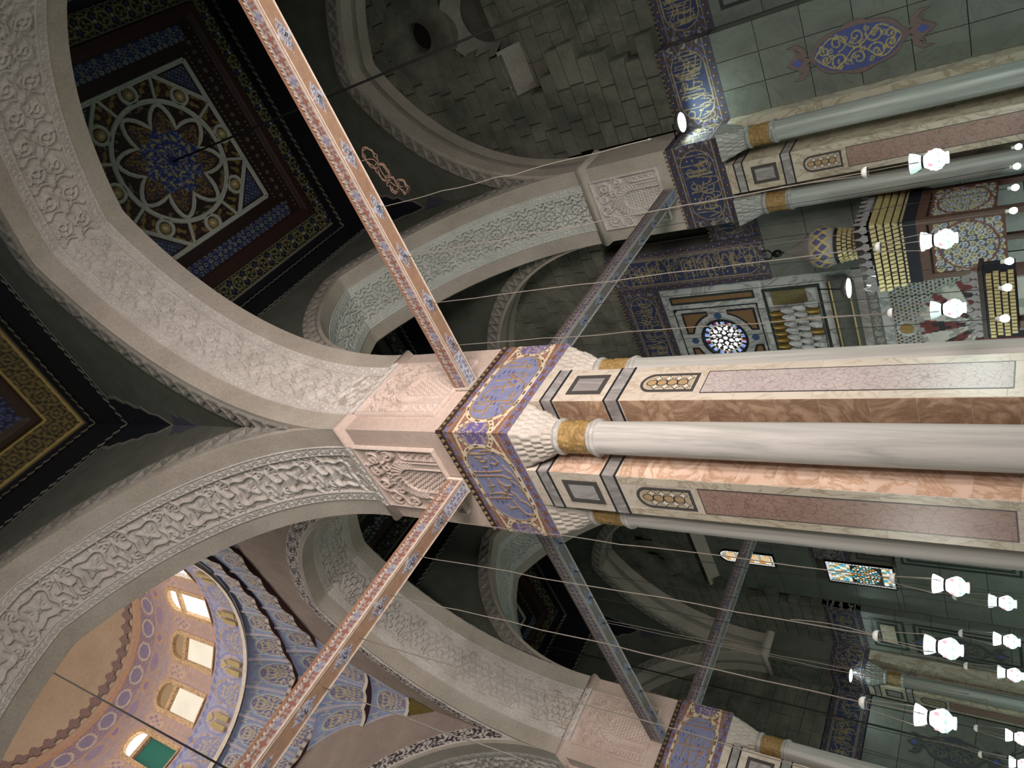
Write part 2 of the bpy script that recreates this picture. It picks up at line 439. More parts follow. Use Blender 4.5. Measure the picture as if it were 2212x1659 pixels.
def tile_rosette(p, res, H=.12):               # flat ground with deep undercut rosettes
    cv = Cv(0, p, -CW, CW, res)
    cv.h[:] = H
    def g(P, w): cv.stroke(P, w, None, -.0001) ; 
    def d(o):
        x = p / 2 + o
        for P, w in ((lobed(x, 0, .30, .05, 8), .055), (lobed(x, 0, .16, .04, 8, 72, PI / 8), .04), (lobed(x, 0, .055, 0, 1, 20), .036)): groove(cv, P, w)
        for k in range(8):
            a = k * PI / 4; groove(cv, [(x + .12 * math.cos(a), .12 * math.sin(a)), (x + .21 * math.cos(a), .21 * math.sin(a))], .04)
        for sg in (-1, 1):
            X = o
            groove(cv, lobed(X, .27 * sg, .14, .035, 3, 48, PI / 2 * sg), .052)
            groove(cv, spiral(X, .27 * sg, .075, 1.1, 0, sg), .042)
            groove(cv, cr([(X - .1, .02), (X, .09 * sg), (X + .1, .02)], 5), .05)
            for q in (-1, 1):
                groove(cv, cr([(X + .2 * q, .49 * sg), (X + .26 * q, .38 * sg), (X + .36 * q, .4 * sg), (X + .42 * q, .48 * sg)], 5), .055)
                groove(cv, cr([(X + .17 * q, .06 * sg), (X + .2 * q, .2 * sg), (X + .17 * q, .33 * sg)], 4), .045)
    cv.rep(p, d); return cv
def groove(cv, P, w):
    n = len(P)
    for i in range(n - 1):
        (ax, ay), (bx, by) = P[i], P[i + 1]
        m = w / 2
        i0 = np.searchsorted(cv.x, min(ax, bx) - m); i1 = np.searchsorted(cv.x, max(ax, bx) + m)
        j0 = np.searchsorted(cv.y, min(ay, by) - m); j1 = np.searchsorted(cv.y, max(ay, by) + m)
        if i1 <= i0 or j1 <= j0: continue
        X = cv.X[j0:j1, i0:i1]; Y = cv.Y[j0:j1, i0:i1]; dx, dy = bx - ax, by - ay
        t = np.clip(((X - ax) * dx + (Y - ay) * dy) / (dx * dx + dy * dy + 1e-12), 0, 1)
        k = np.hypot(X - ax - t * dx, Y - ay - t * dy) < m
        cv.h[j0:j1, i0:i1][k] = 0
def tile_fret(p, res, H=.13):                 # lobed cartouches of key fret with trefoils
    cv = Cv(0, p, -CW, CW, res); cv.h[:] = H
    def d(o):
        x = p / 2 + o
        s = .125
        for i in range(-5, 6):
            for j in range(-5, 6):
                cx = x + (i + .5 * (j % 2)) * s * 1.7; cy = j * s * 1.45
                if (abs(cx - x) / .36) ** 2 + (abs(cy) / .33) ** 2 < 1:
                    for k in range(3):
                        a = k * 2 * PI / 3 + .3
                        q = (cx + s * .85 * math.cos(a), cy + s * .85 * math.sin(a))
                        groove(cv, [(cx, cy), q, (q[0] + s * .5 * math.cos(a + 1.9), q[1] + s * .5 * math.sin(a + 1.9))], .032)
        for e in (.44, .36): pass
        groove(cv, lobed(x, 0, .40, .045, 6), .042)
        for sg in (-1, 1):
            X = o + .12 * sg
            groove(cv, lobed(X, .3 * sg, .15, .035, 3, 48, -PI / 2 * sg), .038)
            groove(cv, spiral(X, .3 * sg, .1, 1.2, 0, sg), .035)
            groove(cv, cr([(X - .25, .48 * sg), (X - .12, .47 * sg), (X, .5 * sg), (X + .2, .46 * sg)], 5), .04)
            groove(cv, spiral(o - .12 * sg, .22 * sg, .07, 1.2, 1, sg), .035)
    cv.rep(p, d); return cv
def tile_border(p, res, w=.24, H=.03):
    cv = Cv(0, p, -w / 2, w / 2, res)
    def d(o):
        cv.stroke([(o + p * t, .05 * math.sin(2 * PI * t)) for t in np.linspace(0, 1, 17)], .026, None, H)
        for sg, x in ((1, .25 * p), (-1, .75 * p)):
            cv.stroke(spiral(o + x, -.02 * sg, .05, 1.1, -PI / 2 * sg, sg, 14), .02, None, H)
            petal(cv, o + x + .06, .05 * sg, .8 * sg, .07, .03, None, H * .9)
    cv.rep(p, d)
    cv.fill(abs(cv.Y) > w / 2 - .022, None, H * 1.1)
    return cv
_tiles = {}
def tiled(fn, L, p0, res):
    k = max(1, int(round(L / p0))); p = L / k; key = (fn.__name__, round(p, 3), res)
    if key not in _tiles: _tiles[key] = fn(p, res)
    t = _tiles[key]
    h = np.concatenate([t.h[:, :-1]] * k + [t.h[:, :1]], 1)
    x = np.linspace(0, L, h.shape[1]); return x, t.y, h

# ---------------------------------------------------------------- arches
ZS, RISE, ZTOP = 13.0, 6.42, 21.45
def profile(a, n=160, z0=ZS, h=RISE):
    c = (a * a + h * h) / (2 * a); fm = math.acos((c - a) / c)
    f = np.linspace(0, fm, n)
    s1 = -a + c - c * np.cos(f); z1 = z0 + c * np.sin(f)
    ns1, nz1 = np.cos(f), -np.sin(f)
    s = np.concatenate([s1, -s1[-2::-1]]); z = np.concatenate([z1, z1[-2::-1]])
    ns = np.concatenate([ns1, -ns1[-2::-1]]); nz = np.concatenate([nz1, nz1[-2::-1]])
    L = np.concatenate([[0], np.cumsum(np.hypot(np.diff(s), np.diff(z)))])
    return s, z, ns, nz, L

def arch(label, cxy, e, n, a, v0, v1, tile, p0, res, sides, ztop=ZTOP, carve='carve', pl=.45, name='carved_arch', soff='soffit'):
    e = np.array([*e, 0.0]); n = np.array([*n, 0.0]); C = np.array([*cxy, 0.0]); up = np.array([0, 0, 1.0])
    s, z, ns, nz, L = profile(a)
    root = empty(name, (cxy[0], cxy[1], ZS), label, 'arch')
    def place(l, v, h):
        S = np.interp(l, L, s); Z = np.interp(l, L, z); NS = np.interp(l, L, ns); NZ = np.interp(l, L, nz)
        return C + e * (S + NS * h)[..., None] + up * (Z + NZ * h)[..., None] + n * v[..., None]
    def strip(nm, va, vb, mat, h=0.0):
        l, v = np.meshgrid(np.linspace(0, L[-1], 150), np.array([va, vb])); gridmesh(nm, place(l, v, np.zeros_like(l) + h), mat, root)
    def rel(nm, vc, tl, p, r, mat):
        x, y, h = tiled(tl, L[-1], p, r); l, v = np.meshgrid(x, y + vc)
        gr = tl in (tile_rosette, tile_fret); h = h - (h.max() if gr else h.max() * .75 if tl is not tile_border else 0)
        h[0, :] = h[-1, :] = 0
        gridmesh(nm, place(l, v, h), mat, root, smooth=not gr)
    if tile is not None:
        vc = (v0 + v1) / 2
        strip('plain_band', v0 - .008, vc - CW - .24, M[soff]); strip('plain_band', vc + CW + .24, v1 + .008, M[soff])
        rb = max(res, .018); rel('carved_border', vc - CW - .12, tile_border, .36, rb, M[carve]); rel('carved_border', vc + CW + .12, tile_border, .36, rb, M[carve])
        rel('carved_strip', vc, tile, p0, res, M[carve])
    else:
        vc = (v0 + v1) / 2
        strip('plain_band', v0, vc - .12, M[soff]); strip('plain_band', vc + .12, v1 + .008, M[soff])
        rel('bead_border', vc, tile_border, .3, .03, M['mould'])
    for v, sg, sp, st in sides:
        S = np.stack([s, s]); Zz = np.stack([z, np.full_like(z, ztop)])
        P = C + e * S[..., None] + up * Zz[..., None] + n * v
        gridmesh('spandrel_wall', P, M[sp], root, smooth=False)
        # archivolt: a proud band that follows the arch, zigzag leaf relief or pierced black and white floral
        r = .03; nl = int(L[-1] / r); l = np.linspace(0, L[-1], nl); off = np.linspace(.1, .52, 17)
        LL, OO = np.meshgrid(l, off)
        S_ = np.interp(LL, L, s) - np.interp(LL, L, ns) * OO; Z_ = np.interp(LL, L, z) - np.interp(LL, L, nz) * OO
        S_ = np.clip(S_, -a, a)
        t = (LL / .42) % 1; o = (OO - .1) / .42
        zig = np.abs(np.abs(t - .5) * 2 - np.clip((o - .12) / .76, 0, 1))
        hgt = np.where((o < .1) | (o > .9), .085, np.where(zig < .25, .09, .01 + .03 * (np.sin(60 * LL) * np.sin(40 * OO) > .3)))
        if st == 'floral':
            pz = (np.sin(24 * LL + 3 * np.sin(30 * OO)) * np.sin(34 * OO + 2 * np.sin(14 * LL)))
            cc = np.where((pz > .05)[..., None], lin('#d2c9c2'), lin('#3a3338')); cc[(o < .08) | (o > .92)] = lin('#d2c9c2')
            hgt = .03 + .02 * (pz > .05)
        hgt = hgt.copy(); hgt[abs(np.interp(LL, L, s) - np.interp(LL, L, ns) * OO) >= a - .02] = 0; hgt[0, :] = hgt[-1, :] = 0
        P = C + e * S_[..., None] + up * Z_[..., None] + n * (v + sg * (hgt + .005))[..., None]
        gridmesh('archivolt', P, M['paint'] if st == 'floral' else M['mould'], root, cc if st == 'floral' else None, smooth=st == 'floral')
        P = C + e * np.clip(np.stack([s, s - ns * .1]), -a, a)[..., None] + up * np.stack([z, z - nz * .1])[..., None] + n * (v + sg * .008)
        gridmesh('arch_edge', P, M[soff], root)
    return root
S = 11.7
XW, XP = 11.35, 10.15                              # qibla wall plane and face of its pilasters
YW, YP = 23.6, 22.3                                # left wall plane and face of its pilasters
HB = (XP - 1.2) / 2; XM = (XP + 1.2) / 2            # bays beside the qibla wall
arch('broad pink lit arch of leafy scrolls springing from the great pier below the flower ceiling', (0, -S / 2), (0, 1), (1, 0), 4.65, -1.2, 1.2, tile_scroll, 1.3, .016,
     [(-1.2, -1, 'spandrel', 'zig'), (1.2, 1, 'spandrel', 'zig')])
arch('grey arch with interlaced straps and large carved flowers in front of the painted dome', (-S / 2, 0), (1, 0), (0, 1), 4.65, -1.2, 1.2, tile_strap, 1.35, .016,
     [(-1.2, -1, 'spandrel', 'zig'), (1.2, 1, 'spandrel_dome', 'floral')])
arch('pale green arch of undercut rosettes from the great pier to the qibla wall', (XM, 0), (1, 0), (0, 1), HB, -1.2, 1.2, tile_rosette, .95, .014,
     [(-1.2, -1, 'spandrel', 'zig'), (1.2, 1, 'spandrel', 'zig')], carve='carvegreen')
arch('beige arch of lobed key fret cartouches between the two marble piers', (0, S / 2), (0, 1), (1, 0), 4.65, -1.2, 1.2, tile_fret, .92, .014,
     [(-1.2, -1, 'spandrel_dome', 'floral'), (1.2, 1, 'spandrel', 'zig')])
arch('shadowy far arch of rosettes seen through the gap left of the great pier', (XM, S), (1, 0), (0, 1), HB, -1.2, 1.2, tile_rosette, .95, .02,
     [(-1.2, -1, 'spandrel', 'zig'), (1.2, 1, 'spandrel', 'zig')], carve='carvegreen')
arch('arch with deep strapwork on the far side of the dome cut by the lower edge', (-S / 2, S), (1, 0), (0, 1), 4.65, -1.2, 1.2, tile_strap, 1.35, .03,
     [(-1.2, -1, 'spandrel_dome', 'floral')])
for cy, hh, lb in ((-S / 2, 4.65, 'blind wall arch framing the rough stone wall with the large dark oculus'), (S / 2, 4.65, 'blind wall arch above the prayer niche beside the great pier'), ((S + 1.2 + YP) / 2, (YP - S - 1.2) / 2, 'dim blind wall arch above the stained glass windows')):
    arch(lb, (XW, cy), (0, 1), (-1, 0), hh, 0, 1.2, None, 0, 0, [(1.2, 1, 'spandrel', 'zig')], name='blind_arch')
arch('dim blind wall arch on the far left wall near the pier at the lower edge', (XM, YW), (1, 0), (0, -1), HB, 0, 1.3, None, 0, 0, [(1.3, 1, 'spandrel', 'zig')], name='blind_arch')

# ---------------------------------------------------------------- lettering
SR = [[(0.57,1.1),(0.57,0.88),(0.57,0.64)],[(0.7,1.04),(0.69,0.8)],[(0.74,0.69),(0.66,0.69),(0.56,0.72)],[(0.62,0.52),(0.6,0.6),(0.54,0.58),(0.52,0.5),(0.6,0.5)],[(0.76,0.52),(0.74,0.43),(0.61,0.35),(0.55,0.33)],[(0.35,0.85),(0.36,0.69),(0.27,0.71),(0.31,0.8),(0.27,0.69),(0.19,0.62)],[(0.18,1.07),(0.2,0.85),(0.22,0.66),(0.23,0.48),(0.3,0.43)],[(0.38,0.59),(0.32,0.51),(0.37,0.48)],[(-0.03,0.98),(-0.01,0.76),(0.02,0.57),(0.08,0.52),(0.17,0.5),(0.08,0.38),(-0.05,0.28),(-0.09,0.31)],[(0.06,0.78),(-0.08,0.74),(-0.15,0.71)],[(0.15,0.77),(0.0,0.55)],[(-0.03,1.01),(-0.12,1.03),(-0.21,1.09),(-0.28,1.07),(-0.34,0.93),(-0.26,0.89)],[(-0.14,0.47),(-0.25,0.47),(-0.29,0.44)],[(-0.18,0.4),(-0.27,0.37),(-0.34,0.42)],[(-0.42,1.09),(-0.41,0.85),(-0.39,0.58),(-0.38,0.37)],[(-0.38,0.37),(-0.47,0.32),(-0.49,0.38),(-0.47,0.46),(-0.49,0.54)],[(-0.38,0.81),(-0.49,0.72),(-0.53,0.79),(-0.8,0.75)],[(-0.55,1.11),(-0.67,0.98),(-0.67,0.83),(-0.53,0.79)],[(-0.54,0.51),(-0.64,0.39),(-0.71,0.32)],[(-0.46,1.08),(-0.49,0.99),(-0.47,0.89)]]
SL = [[(-0.72,1.03),(-0.72,0.86),(-0.74,0.68)],[(-0.79,0.78),(-0.82,0.55),(-0.79,0.5),(-0.73,0.56)],[(-0.65,0.95),(-0.64,0.83),(-0.59,0.9),(-0.54,0.85),(-0.56,0.76),(-0.62,0.72),(-0.64,0.75)],[(-0.69,0.58),(-0.63,0.54),(-0.56,0.51),(-0.5,0.56),(-0.51,0.66)],[(-0.49,0.44),(-0.41,0.42),(-0.32,0.35),(-0.19,0.31),(-0.09,0.28)],[(-0.42,0.89),(-0.42,0.8)],[(-0.29,1.17),(-0.31,0.82),(-0.35,0.53)],[(-0.19,1.15),(-0.22,0.84),(-0.24,0.57),(-0.18,0.42)],[(-0.14,0.93),(-0.02,0.94),(0.17,1.0)],[(0.05,1.0),(0.02,0.89)],[(-0.16,0.72),(-0.04,0.73),(0.1,0.71),(0.16,0.66)],[(-0.08,0.72),(0.01,0.62),(-0.01,0.52),(0.07,0.6),(0.2,0.7)],[(0.24,1.08),(0.21,0.91),(0.19,0.79),(0.23,0.59)],[(0.35,1.16),(0.32,0.91),(0.3,0.64)],[(0.21,0.8),(0.39,0.87)],[(0.15,0.57),(0.2,0.5),(0.34,0.46),(0.39,0.36),(0.47,0.31)],[(0.48,0.81),(0.57,0.79),(0.52,0.59)],[(0.36,0.64),(0.5,0.61),(0.6,0.55),(0.68,0.5),(0.7,0.35)],[(-0.14,0.44),(-0.01,0.32),(0.16,0.29),(0.34,0.27)]]
SQ = [[(0.71,1.05),(0.71,0.83),(0.73,0.54)],[(0.58,1.11),(0.6,0.87),(0.61,0.64),(0.63,0.45),(0.7,0.38),(0.76,0.38)],[(0.39,1.12),(0.38,1.05)],[(0.41,0.71),(0.36,0.68),(0.28,0.75)],[(0.34,0.33),(0.32,0.27),(0.27,0.32)],[(0.34,0.87),(0.28,0.94),(0.14,0.95),(-0.11,0.93),(-0.27,0.95)],[(0.3,0.83),(0.03,0.8),(-0.19,0.76),(-0.38,0.8),(-0.42,0.82)],[(0.05,1.12),(0.07,0.85),(0.1,0.63),(0.1,0.48),(0.12,0.35),(0.01,0.28),(-0.11,0.26),(-0.15,0.32)],[(-0.05,0.73),(-0.02,0.57)],[(-0.07,0.54),(0.0,0.5),(0.02,0.45),(-0.08,0.46),(-0.15,0.55),(-0.24,0.54),(-0.32,0.62)],[(-0.5,0.83),(-0.38,0.76),(-0.34,0.62)],[(0.25,0.51),(0.14,0.47)],[(-0.41,0.54),(-0.29,0.45)]]
def script(x0, x1, y0, y1, seed, _again=False):
    """interlaced cursive strokes: tall uprights, sweeping bowls, loops and dots"""
    r = random.Random(seed); out = []; dots = []; h = y1 - y0; x = x0 + .06
    while x < x1 - .1:
        k = r.random(); yb = y0 + h * r.uniform(.12, .4)
        if k < .36: out.append([(x, yb), (x + r.uniform(-.03, .03), y0 + h * r.uniform(.8, .98))])
        elif k < .62:
            w = r.uniform(.16, .34); out.append(cr([(x, yb + .1 * h), (x + .2 * w, yb - .12 * h), (x + .7 * w, yb - .1 * h), (x + w, yb + .25 * h)], 4)); x += w * .45
        elif k < .8:
            q = h * r.uniform(.08, .12); Y = y0 + h * r.uniform(.35, .75); out.append(spiral(x + .05, Y, q, 1.1, 0, 1, 12, .8)); out.append(cr([(x + .05 + q, Y), (x + .15, Y - .2 * h), (x - .05, Y - .3 * h)], 4)); x += .05
        else:
            w = r.uniform(.2, .5); Y = y0 + h * r.uniform(.45, .9); out.append(cr([(x - .1, Y), (x + .4 * w, Y - .08 * h), (x + w, Y + .12 * h)], 4))
        if r.random() < .6: dots.append((x + r.uniform(-.05, .05), y0 + h * r.uniform(.15, .9)))
        x += r.uniform(.05, .1)
    if not _again:
        o2, d2 = script(x0 + .03, x1, y0, y1, seed + 500, True); out += o2; dots += d2
    return out, dots

def frieze_cv(Ls, strokes, res, lit=True, h=1.46, seed=0, dots=()):
    """one frieze face: flowered borders, cartouche with gold writing, half medallions at the ends"""
    hl = Ls / 2
    blue, fill, brown, strap, goldc = ('#6d6a8c', '#7b7e9c', '#86604f', '#c9bba2', '#94754a') if lit else ('#3c3f56', '#303858', '#4b3f3b', '#8a8672', '#8f8262')  # paler colours for the lit piers, shade-darkened ones for the walls
    cv = Cv(-hl, hl, 0, h, res, brown)
    b = .2
    band = (cv.Y < b) | (cv.Y > h - b)
    cv.fill(band, blue)
    for y in (b / 2, h - b / 2):
        k = int(Ls / .2)
        for i in range(k + 1):
            x = -hl + i * Ls / k
            for q in range(3): petal(cv, x, y - .07 * (1 if i % 2 else -1), (PI / 2 if i % 2 else -PI / 2) + (q - 1) * .8, .12, .05, '#754f42' if lit else '#4a3630', .004)
            cv.disk(x, y + (.03 if i % 2 else -.03), .03, '#5c3a2f' if lit else '#30222a'); cv.disk(x, y + (.03 if i % 2 else -.03), .014, '#c8b48c')
    for y in (b, h - b): cv.fill(abs(cv.Y - y) < .016, goldc, .008)
    ym, hy, hx = h / 2, h / 2 - b - .07, hl - (.34 if lit else .2)
    # straps around cartouche and medallion
    def capsule(g): # signed distance to the cartouche
        dx = np.maximum(abs(cv.X) - (hx - hy), 0); return np.hypot(dx, cv.Y - ym) - (hy + g)
    sd = capsule(0)
    if lit:
        for sx in (-1, 1):
            rr = np.hypot((cv.X - sx * hl) * 1.0, cv.Y - ym)
            cv.fill(abs(rr - .37) < .045, strap, .006)
            kk = (abs(rr - .37) < .02) & (np.sin(np.arctan2(cv.Y - ym, cv.X - sx * hl) * 22) > .35); cv.fill(kk, '#5b4638')
            cv.fill(rr < .32, '#66598c', 0); cv.fill((rr < .30) & (np.sin(38 * cv.X + 4 * np.sin(21 * cv.Y)) * np.sin(35 * cv.Y + 3 * np.sin(18 * cv.X)) > .25), '#a99a86')
            cv.fill(abs(rr - .32) < .014, goldc, .008)
            for sy in (-1, 1):
                cv.stroke([(sx * (hl - .02), ym + sy * .40), (sx * (hx - hy), ym + sy * (hy + .03))], .05, strap, .006)
                cv.stroke(spiral(sx * (hl - .36), ym + sy * .40, .07, 1.2, 0, sx), .018, '#b5806a', .004)
        k1 = abs(sd - .04) < .042; cv.fill(k1, strap, .006)
        ang = np.where(abs(cv.X) < hx - hy, cv.X * 26, np.arctan2(cv.Y - ym, abs(cv.X) - (hx - hy)) * 12)
        cv.fill((abs(sd - .04) < .018) & (np.sin(ang) > .3), '#5b4638')
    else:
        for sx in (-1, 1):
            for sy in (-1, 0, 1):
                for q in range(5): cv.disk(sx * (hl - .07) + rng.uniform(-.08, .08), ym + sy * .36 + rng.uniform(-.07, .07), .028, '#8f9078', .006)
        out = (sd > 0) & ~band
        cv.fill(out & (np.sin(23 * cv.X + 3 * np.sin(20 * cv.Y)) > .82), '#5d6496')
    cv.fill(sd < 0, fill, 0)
    if lit: cv.fill((sd < -.01) & (np.sin(9 * cv.X + 2.2 * np.sin(5 * cv.Y)) + np.sin(70 * cv.X * .3 + 1.7) * np.sin(60 * cv.Y) * .6 > 1.15), '#4f5689')
    cv.fill(abs(sd) < .013, goldc, .01)
    for st in strokes: cv.stroke(st, (.034 if lit else .026), goldc, .018)
    for (x, y) in dots: cv.disk(x, y, .026, goldc, .014)
    return cv

def lay(name, cv, f, z0, mat, parent, d=0.0):
    P = f.o + f.e * cv.X[..., None] + np.array([0, 0, 1.0]) * (cv.Y + z0)[..., None] + f.n * (cv.h + d)[..., None]
    return gridmesh(name, P, mat, parent, cv.c)

def beads(name, f, s0, s1, z, parent, r=.042, dark=True):
    """bead-and-reel moulding along a face"""
    k = max(2, int((s1 - s0) / .13)); V, Fs = [], []
    for i in range(k):
        c = s0 + (i + .5) * (s1 - s0) / k
        for ring, rad, dep in ((0, r, .0), (1, r, .02), (2, r * .6, .03), (3, r * .5, .008)):
            for q in range(8): V.append(f.p(c + rad * math.cos(q * PI / 4) * .9, z + rad * math.sin(q * PI / 4), dep))
        n0 = i * 32
        for ring in range(3):
            for q in range(8): Fs.append((n0 + ring * 8 + q, n0 + ring * 8 + (q + 1) % 8, n0 + ring * 8 + 8 + (q + 1) % 8, n0 + ring * 8 + 8 + q))
        Fs.append(tuple(n0 + 24 + q for q in range(8)))
    return tag(mesh(name, V, Fs, M['beadgold'], parent), kind='stuff')
M['beadgold'] = plain('bead_gilding', '#77684a', .7); M['beaddark'] = plain('bead_ground', '#35241f', .8)
# ---------------------------------------------------------------- piers
ZF0, ZF1 = 8.72, 10.18
def capital_mesh():
    nz, na = 44, 96; z = np.linspace(0, 1, nz); th = np.linspace(0, 2 * PI, na, endpoint=False)
    T, A = np.meshgrid(z, th, indexing='ij'); n = 4
    i = np.minimum((T * n).astype(int), n - 1); f = T * n - i
    q = (i + f ** 2.4) / n
    cs, sn = abs(np.cos(A)), abs(np.sin(A)); pw = 2 + 16 * q ** 1.5
    sq = 1 / ((cs ** pw + sn ** pw) ** (1 / pw))
    R = (.262 + (.385 - .262) * q) * sq
    k = 10
    sc_ = np.abs(np.cos(k * A + (i % 2) * PI / 2))
    R = R - .042 * (1 - sc_) ** 1.5 * (1 - f * .5) + .015 * sc_ * np.sin(PI * f)
    P = np.stack([R * np.cos(A), R * np.sin(A), T * .64], -1)
    return P
CAPP = capital_mesh()
_z, _a = np.meshgrid(np.linspace(0, .5, 26), np.linspace(0, 2 * PI, 96, endpoint=False), indexing='ij')
_s = np.sin(9 * _a + 2.5 * np.sin(_z * 26)) * np.sin(_z * 38 + 2.0 * np.cos(5 * _a))
_r = .247 + .014 * np.clip(_s * 2.5 + .3, 0, 1)
GOLDP = np.stack([_r * np.cos(_a), _r * np.sin(_a), _z], -1)
shared = {}
def share(key, make, loc, parent):
    if key in shared:
        o = bpy.data.objects.new(shared[key].name.split('.')[0], shared[key].data); col.objects.link(o)
        if 'kind' in shared[key]: o['kind'] = shared[key]['kind']
    else:
        o = make(); shared[key] = o
    o.parent = parent; o.location = Vector(loc) - Vector(base(parent)); return o

def column(x, y, parent, kind='pier'):
    m = M['column'] if kind == 'pier' else M['wallcol']
    o = share(('shaft', kind), lambda: lathe('column', [(.30, .0), (.30, .25), (.27, .32), (.262, .4), (.265, 4), (.25, 7.28), (.262, 7.29), (.262, 7.32), (.25, 7.32)], m, None, (0, 0, 0), 40), (x, y, 0), parent)
    def sub(key, mk, z): return share((key, kind), mk, (x, y, z), o)
    sub('ring2', lambda: lathe('collar_ring', [(.25, 0), (.285, .01), (.295, .045), (.285, .08), (.265, .09), (.275, .11), (.255, .15)], m, None, n=40), 7.31)
    sub('gold', lambda: gridmesh('gilded_collar', GOLDP, M['gold'], None, wrap=True), 7.46)
    sub('ring1', lambda: lathe('collar_ring', [(.25, 0), (.275, .015), (.292, .04), (.292, .07), (.27, .09), (.26, .13)], m, None, n=40), 7.955)
    sub('cap', lambda: gridmesh('stalactite_capital', CAPP, M['capital'] if kind == 'pier' else M['wallcol'], None, None, True, None, False, True), 8.08)
    return o

def star_pts(s, z, r, k=4, inner=.42, n=6):
    P = []
    for i in range(k):
        a = PI / 2 + i * 2 * PI / k
        p0 = np.array([math.cos(a), math.sin(a)]); p1 = np.array([math.cos(a + 2 * PI / k), math.sin(a + 2 * PI / k)])
        for t in range(n):
            u = t / n; q = p0 * (1 - u) + p1 * u; q = q * (1 - (1 - inner * 1.42) * math.sin(PI * u) * .75); P.append((s + q[0] * r, z + q[1] * r))
    return P
def ell(s, z, a, b, n=14): return [(s + a * math.cos(2 * PI * i / n), z + b * math.sin(2 * PI * i / n)) for i in range(n)]

def pilaster_front(f, parent, w=.4, redm='pinkbrec', slabm='cream', full=True, zlow=2.15):
    """inlaid marble front of a pilaster: stripes, square, arched lozenge panel, long breccia panel"""
    for z0, z1 in ((8.27, 8.52), (7.06, 7.33)):
        slab('grey_stripe', f, -w, w, z0 + .035, z1 - .035, 0, .008, M['grey'], parent)
        slab('dark_stripe', f, -w - .008, w + .008, z0, z0 + .035, 0, .012, M['dark'], parent); slab('dark_stripe', f, -w - .008, w + .008, z1 - .035, z1, 0, .012, M['dark'], parent)
    ring_slab('square_frame', f, -.24, .24, 7.45, 8.09, .08, 0, .012, M['darkfr'], parent)
    slab('square_inset', f, -.16, .16, 7.53, 8.01, 0, .007, M['grey'], parent)
    hw = .21; out, inn, inn2 = [], [], []
    for (L, g) in ((out, 0), (inn, .045), (inn2, .07)):
        L += [(-(hw - g), 5.93 + g), (hw - g, 5.93 + g)] + [((hw - g) * math.cos(q), 6.62 + (hw - g) * math.sin(q)) for q in np.linspace(0, PI, 13)]
    poly_ring('arched_frame', f, out, inn, 0, .014, M['darkfr'], parent)
    o = poly_slab('lozenge_panel', f, inn, 0, .006, M['cream2'], parent)
    poly_slab('lozenge_ground', f, inn2, 0, .009, M['buff'], o)
    for i in range(4):
        z = 6.07 + i * .165
        poly_slab('dark_oval', f, ell(0, z + .08, .07, .088), 0, .0105, M['dark'], o); poly_slab('amber_oval', f, ell(0, z + .08, .058, .074), 0, .012, M['amber'], o)
        for sx in (-1, 1):
            poly_slab('dark_star', f, star_pts(sx * .095, z, .078), 0, .0115, M['dark'], o); poly_slab('white_star', f, star_pts(sx * .095, z, .058), 0, .014, M['white2'], o)
    ring_slab('panel_frame', f, -.25, .25, zlow, 5.82, .014, 0, .008, M['darkfr'], parent)
    slab('breccia_panel', f, -.236, .236, zlow + .014, 5.806, 0, .006, M[redm], parent)
    # cream slabs either side
    for sx in (-1, 1):
        z = .4; k = 0
        while z < 7.0:
            z2 = min(z + .78 + .25 * ((k * 7) % 3), 7.04); s0, s1 = sorted((sx * .252, sx * (w - .002)))
            slab('marble_slab', f, s0, s1, z + .003, z2 - .003, 0, .004, M[slabm], parent, .002); z = z2; k += 1
M['darkfr'] = plain('charcoal_marble', '#4a4644', .35); M['buff'] = plain('buff_stone', '#ac9c86', .4); M['amber'] = plain('amber_stone', '#a88e6a', .4)

def pilaster_side(f, s0, s1, parent, mat):
    z = .4; k = 0
    for z0, z1 in ((8.27, 8.52), (7.06, 7.33)):
        slab('grey_stripe', f, s0, s1, z0 + .035, z1 - .035, 0, .006, M['grey'], parent)
        slab('dark_stripe', f, s0, s1, z0, z0 + .035, 0, .009, M['dark'], parent); slab('dark_stripe', f, s0, s1, z1 - .035, z1, 0, .009, M['dark'], parent)
    cuts = [.4, .95, 1.5, 2.1, 2.55, 3.1, 3.62, 4.2, 4.75, 5.25, 5.72, 6.25, 6.62, 7.04]
    for a, b in zip(cuts[:-1], cuts[1:]): slab('onyx_slab', f, s0, s1, a + .002, b - .002, 0, .005, M[mat], parent, .002)
    slab('onyx_slab', f, s0, s1, 7.345, 7.8, 0, .005, M[mat], parent, .002); slab('onyx_slab', f, s0, s1, 7.8, 8.255, 0, .005, M[mat], parent, .002)

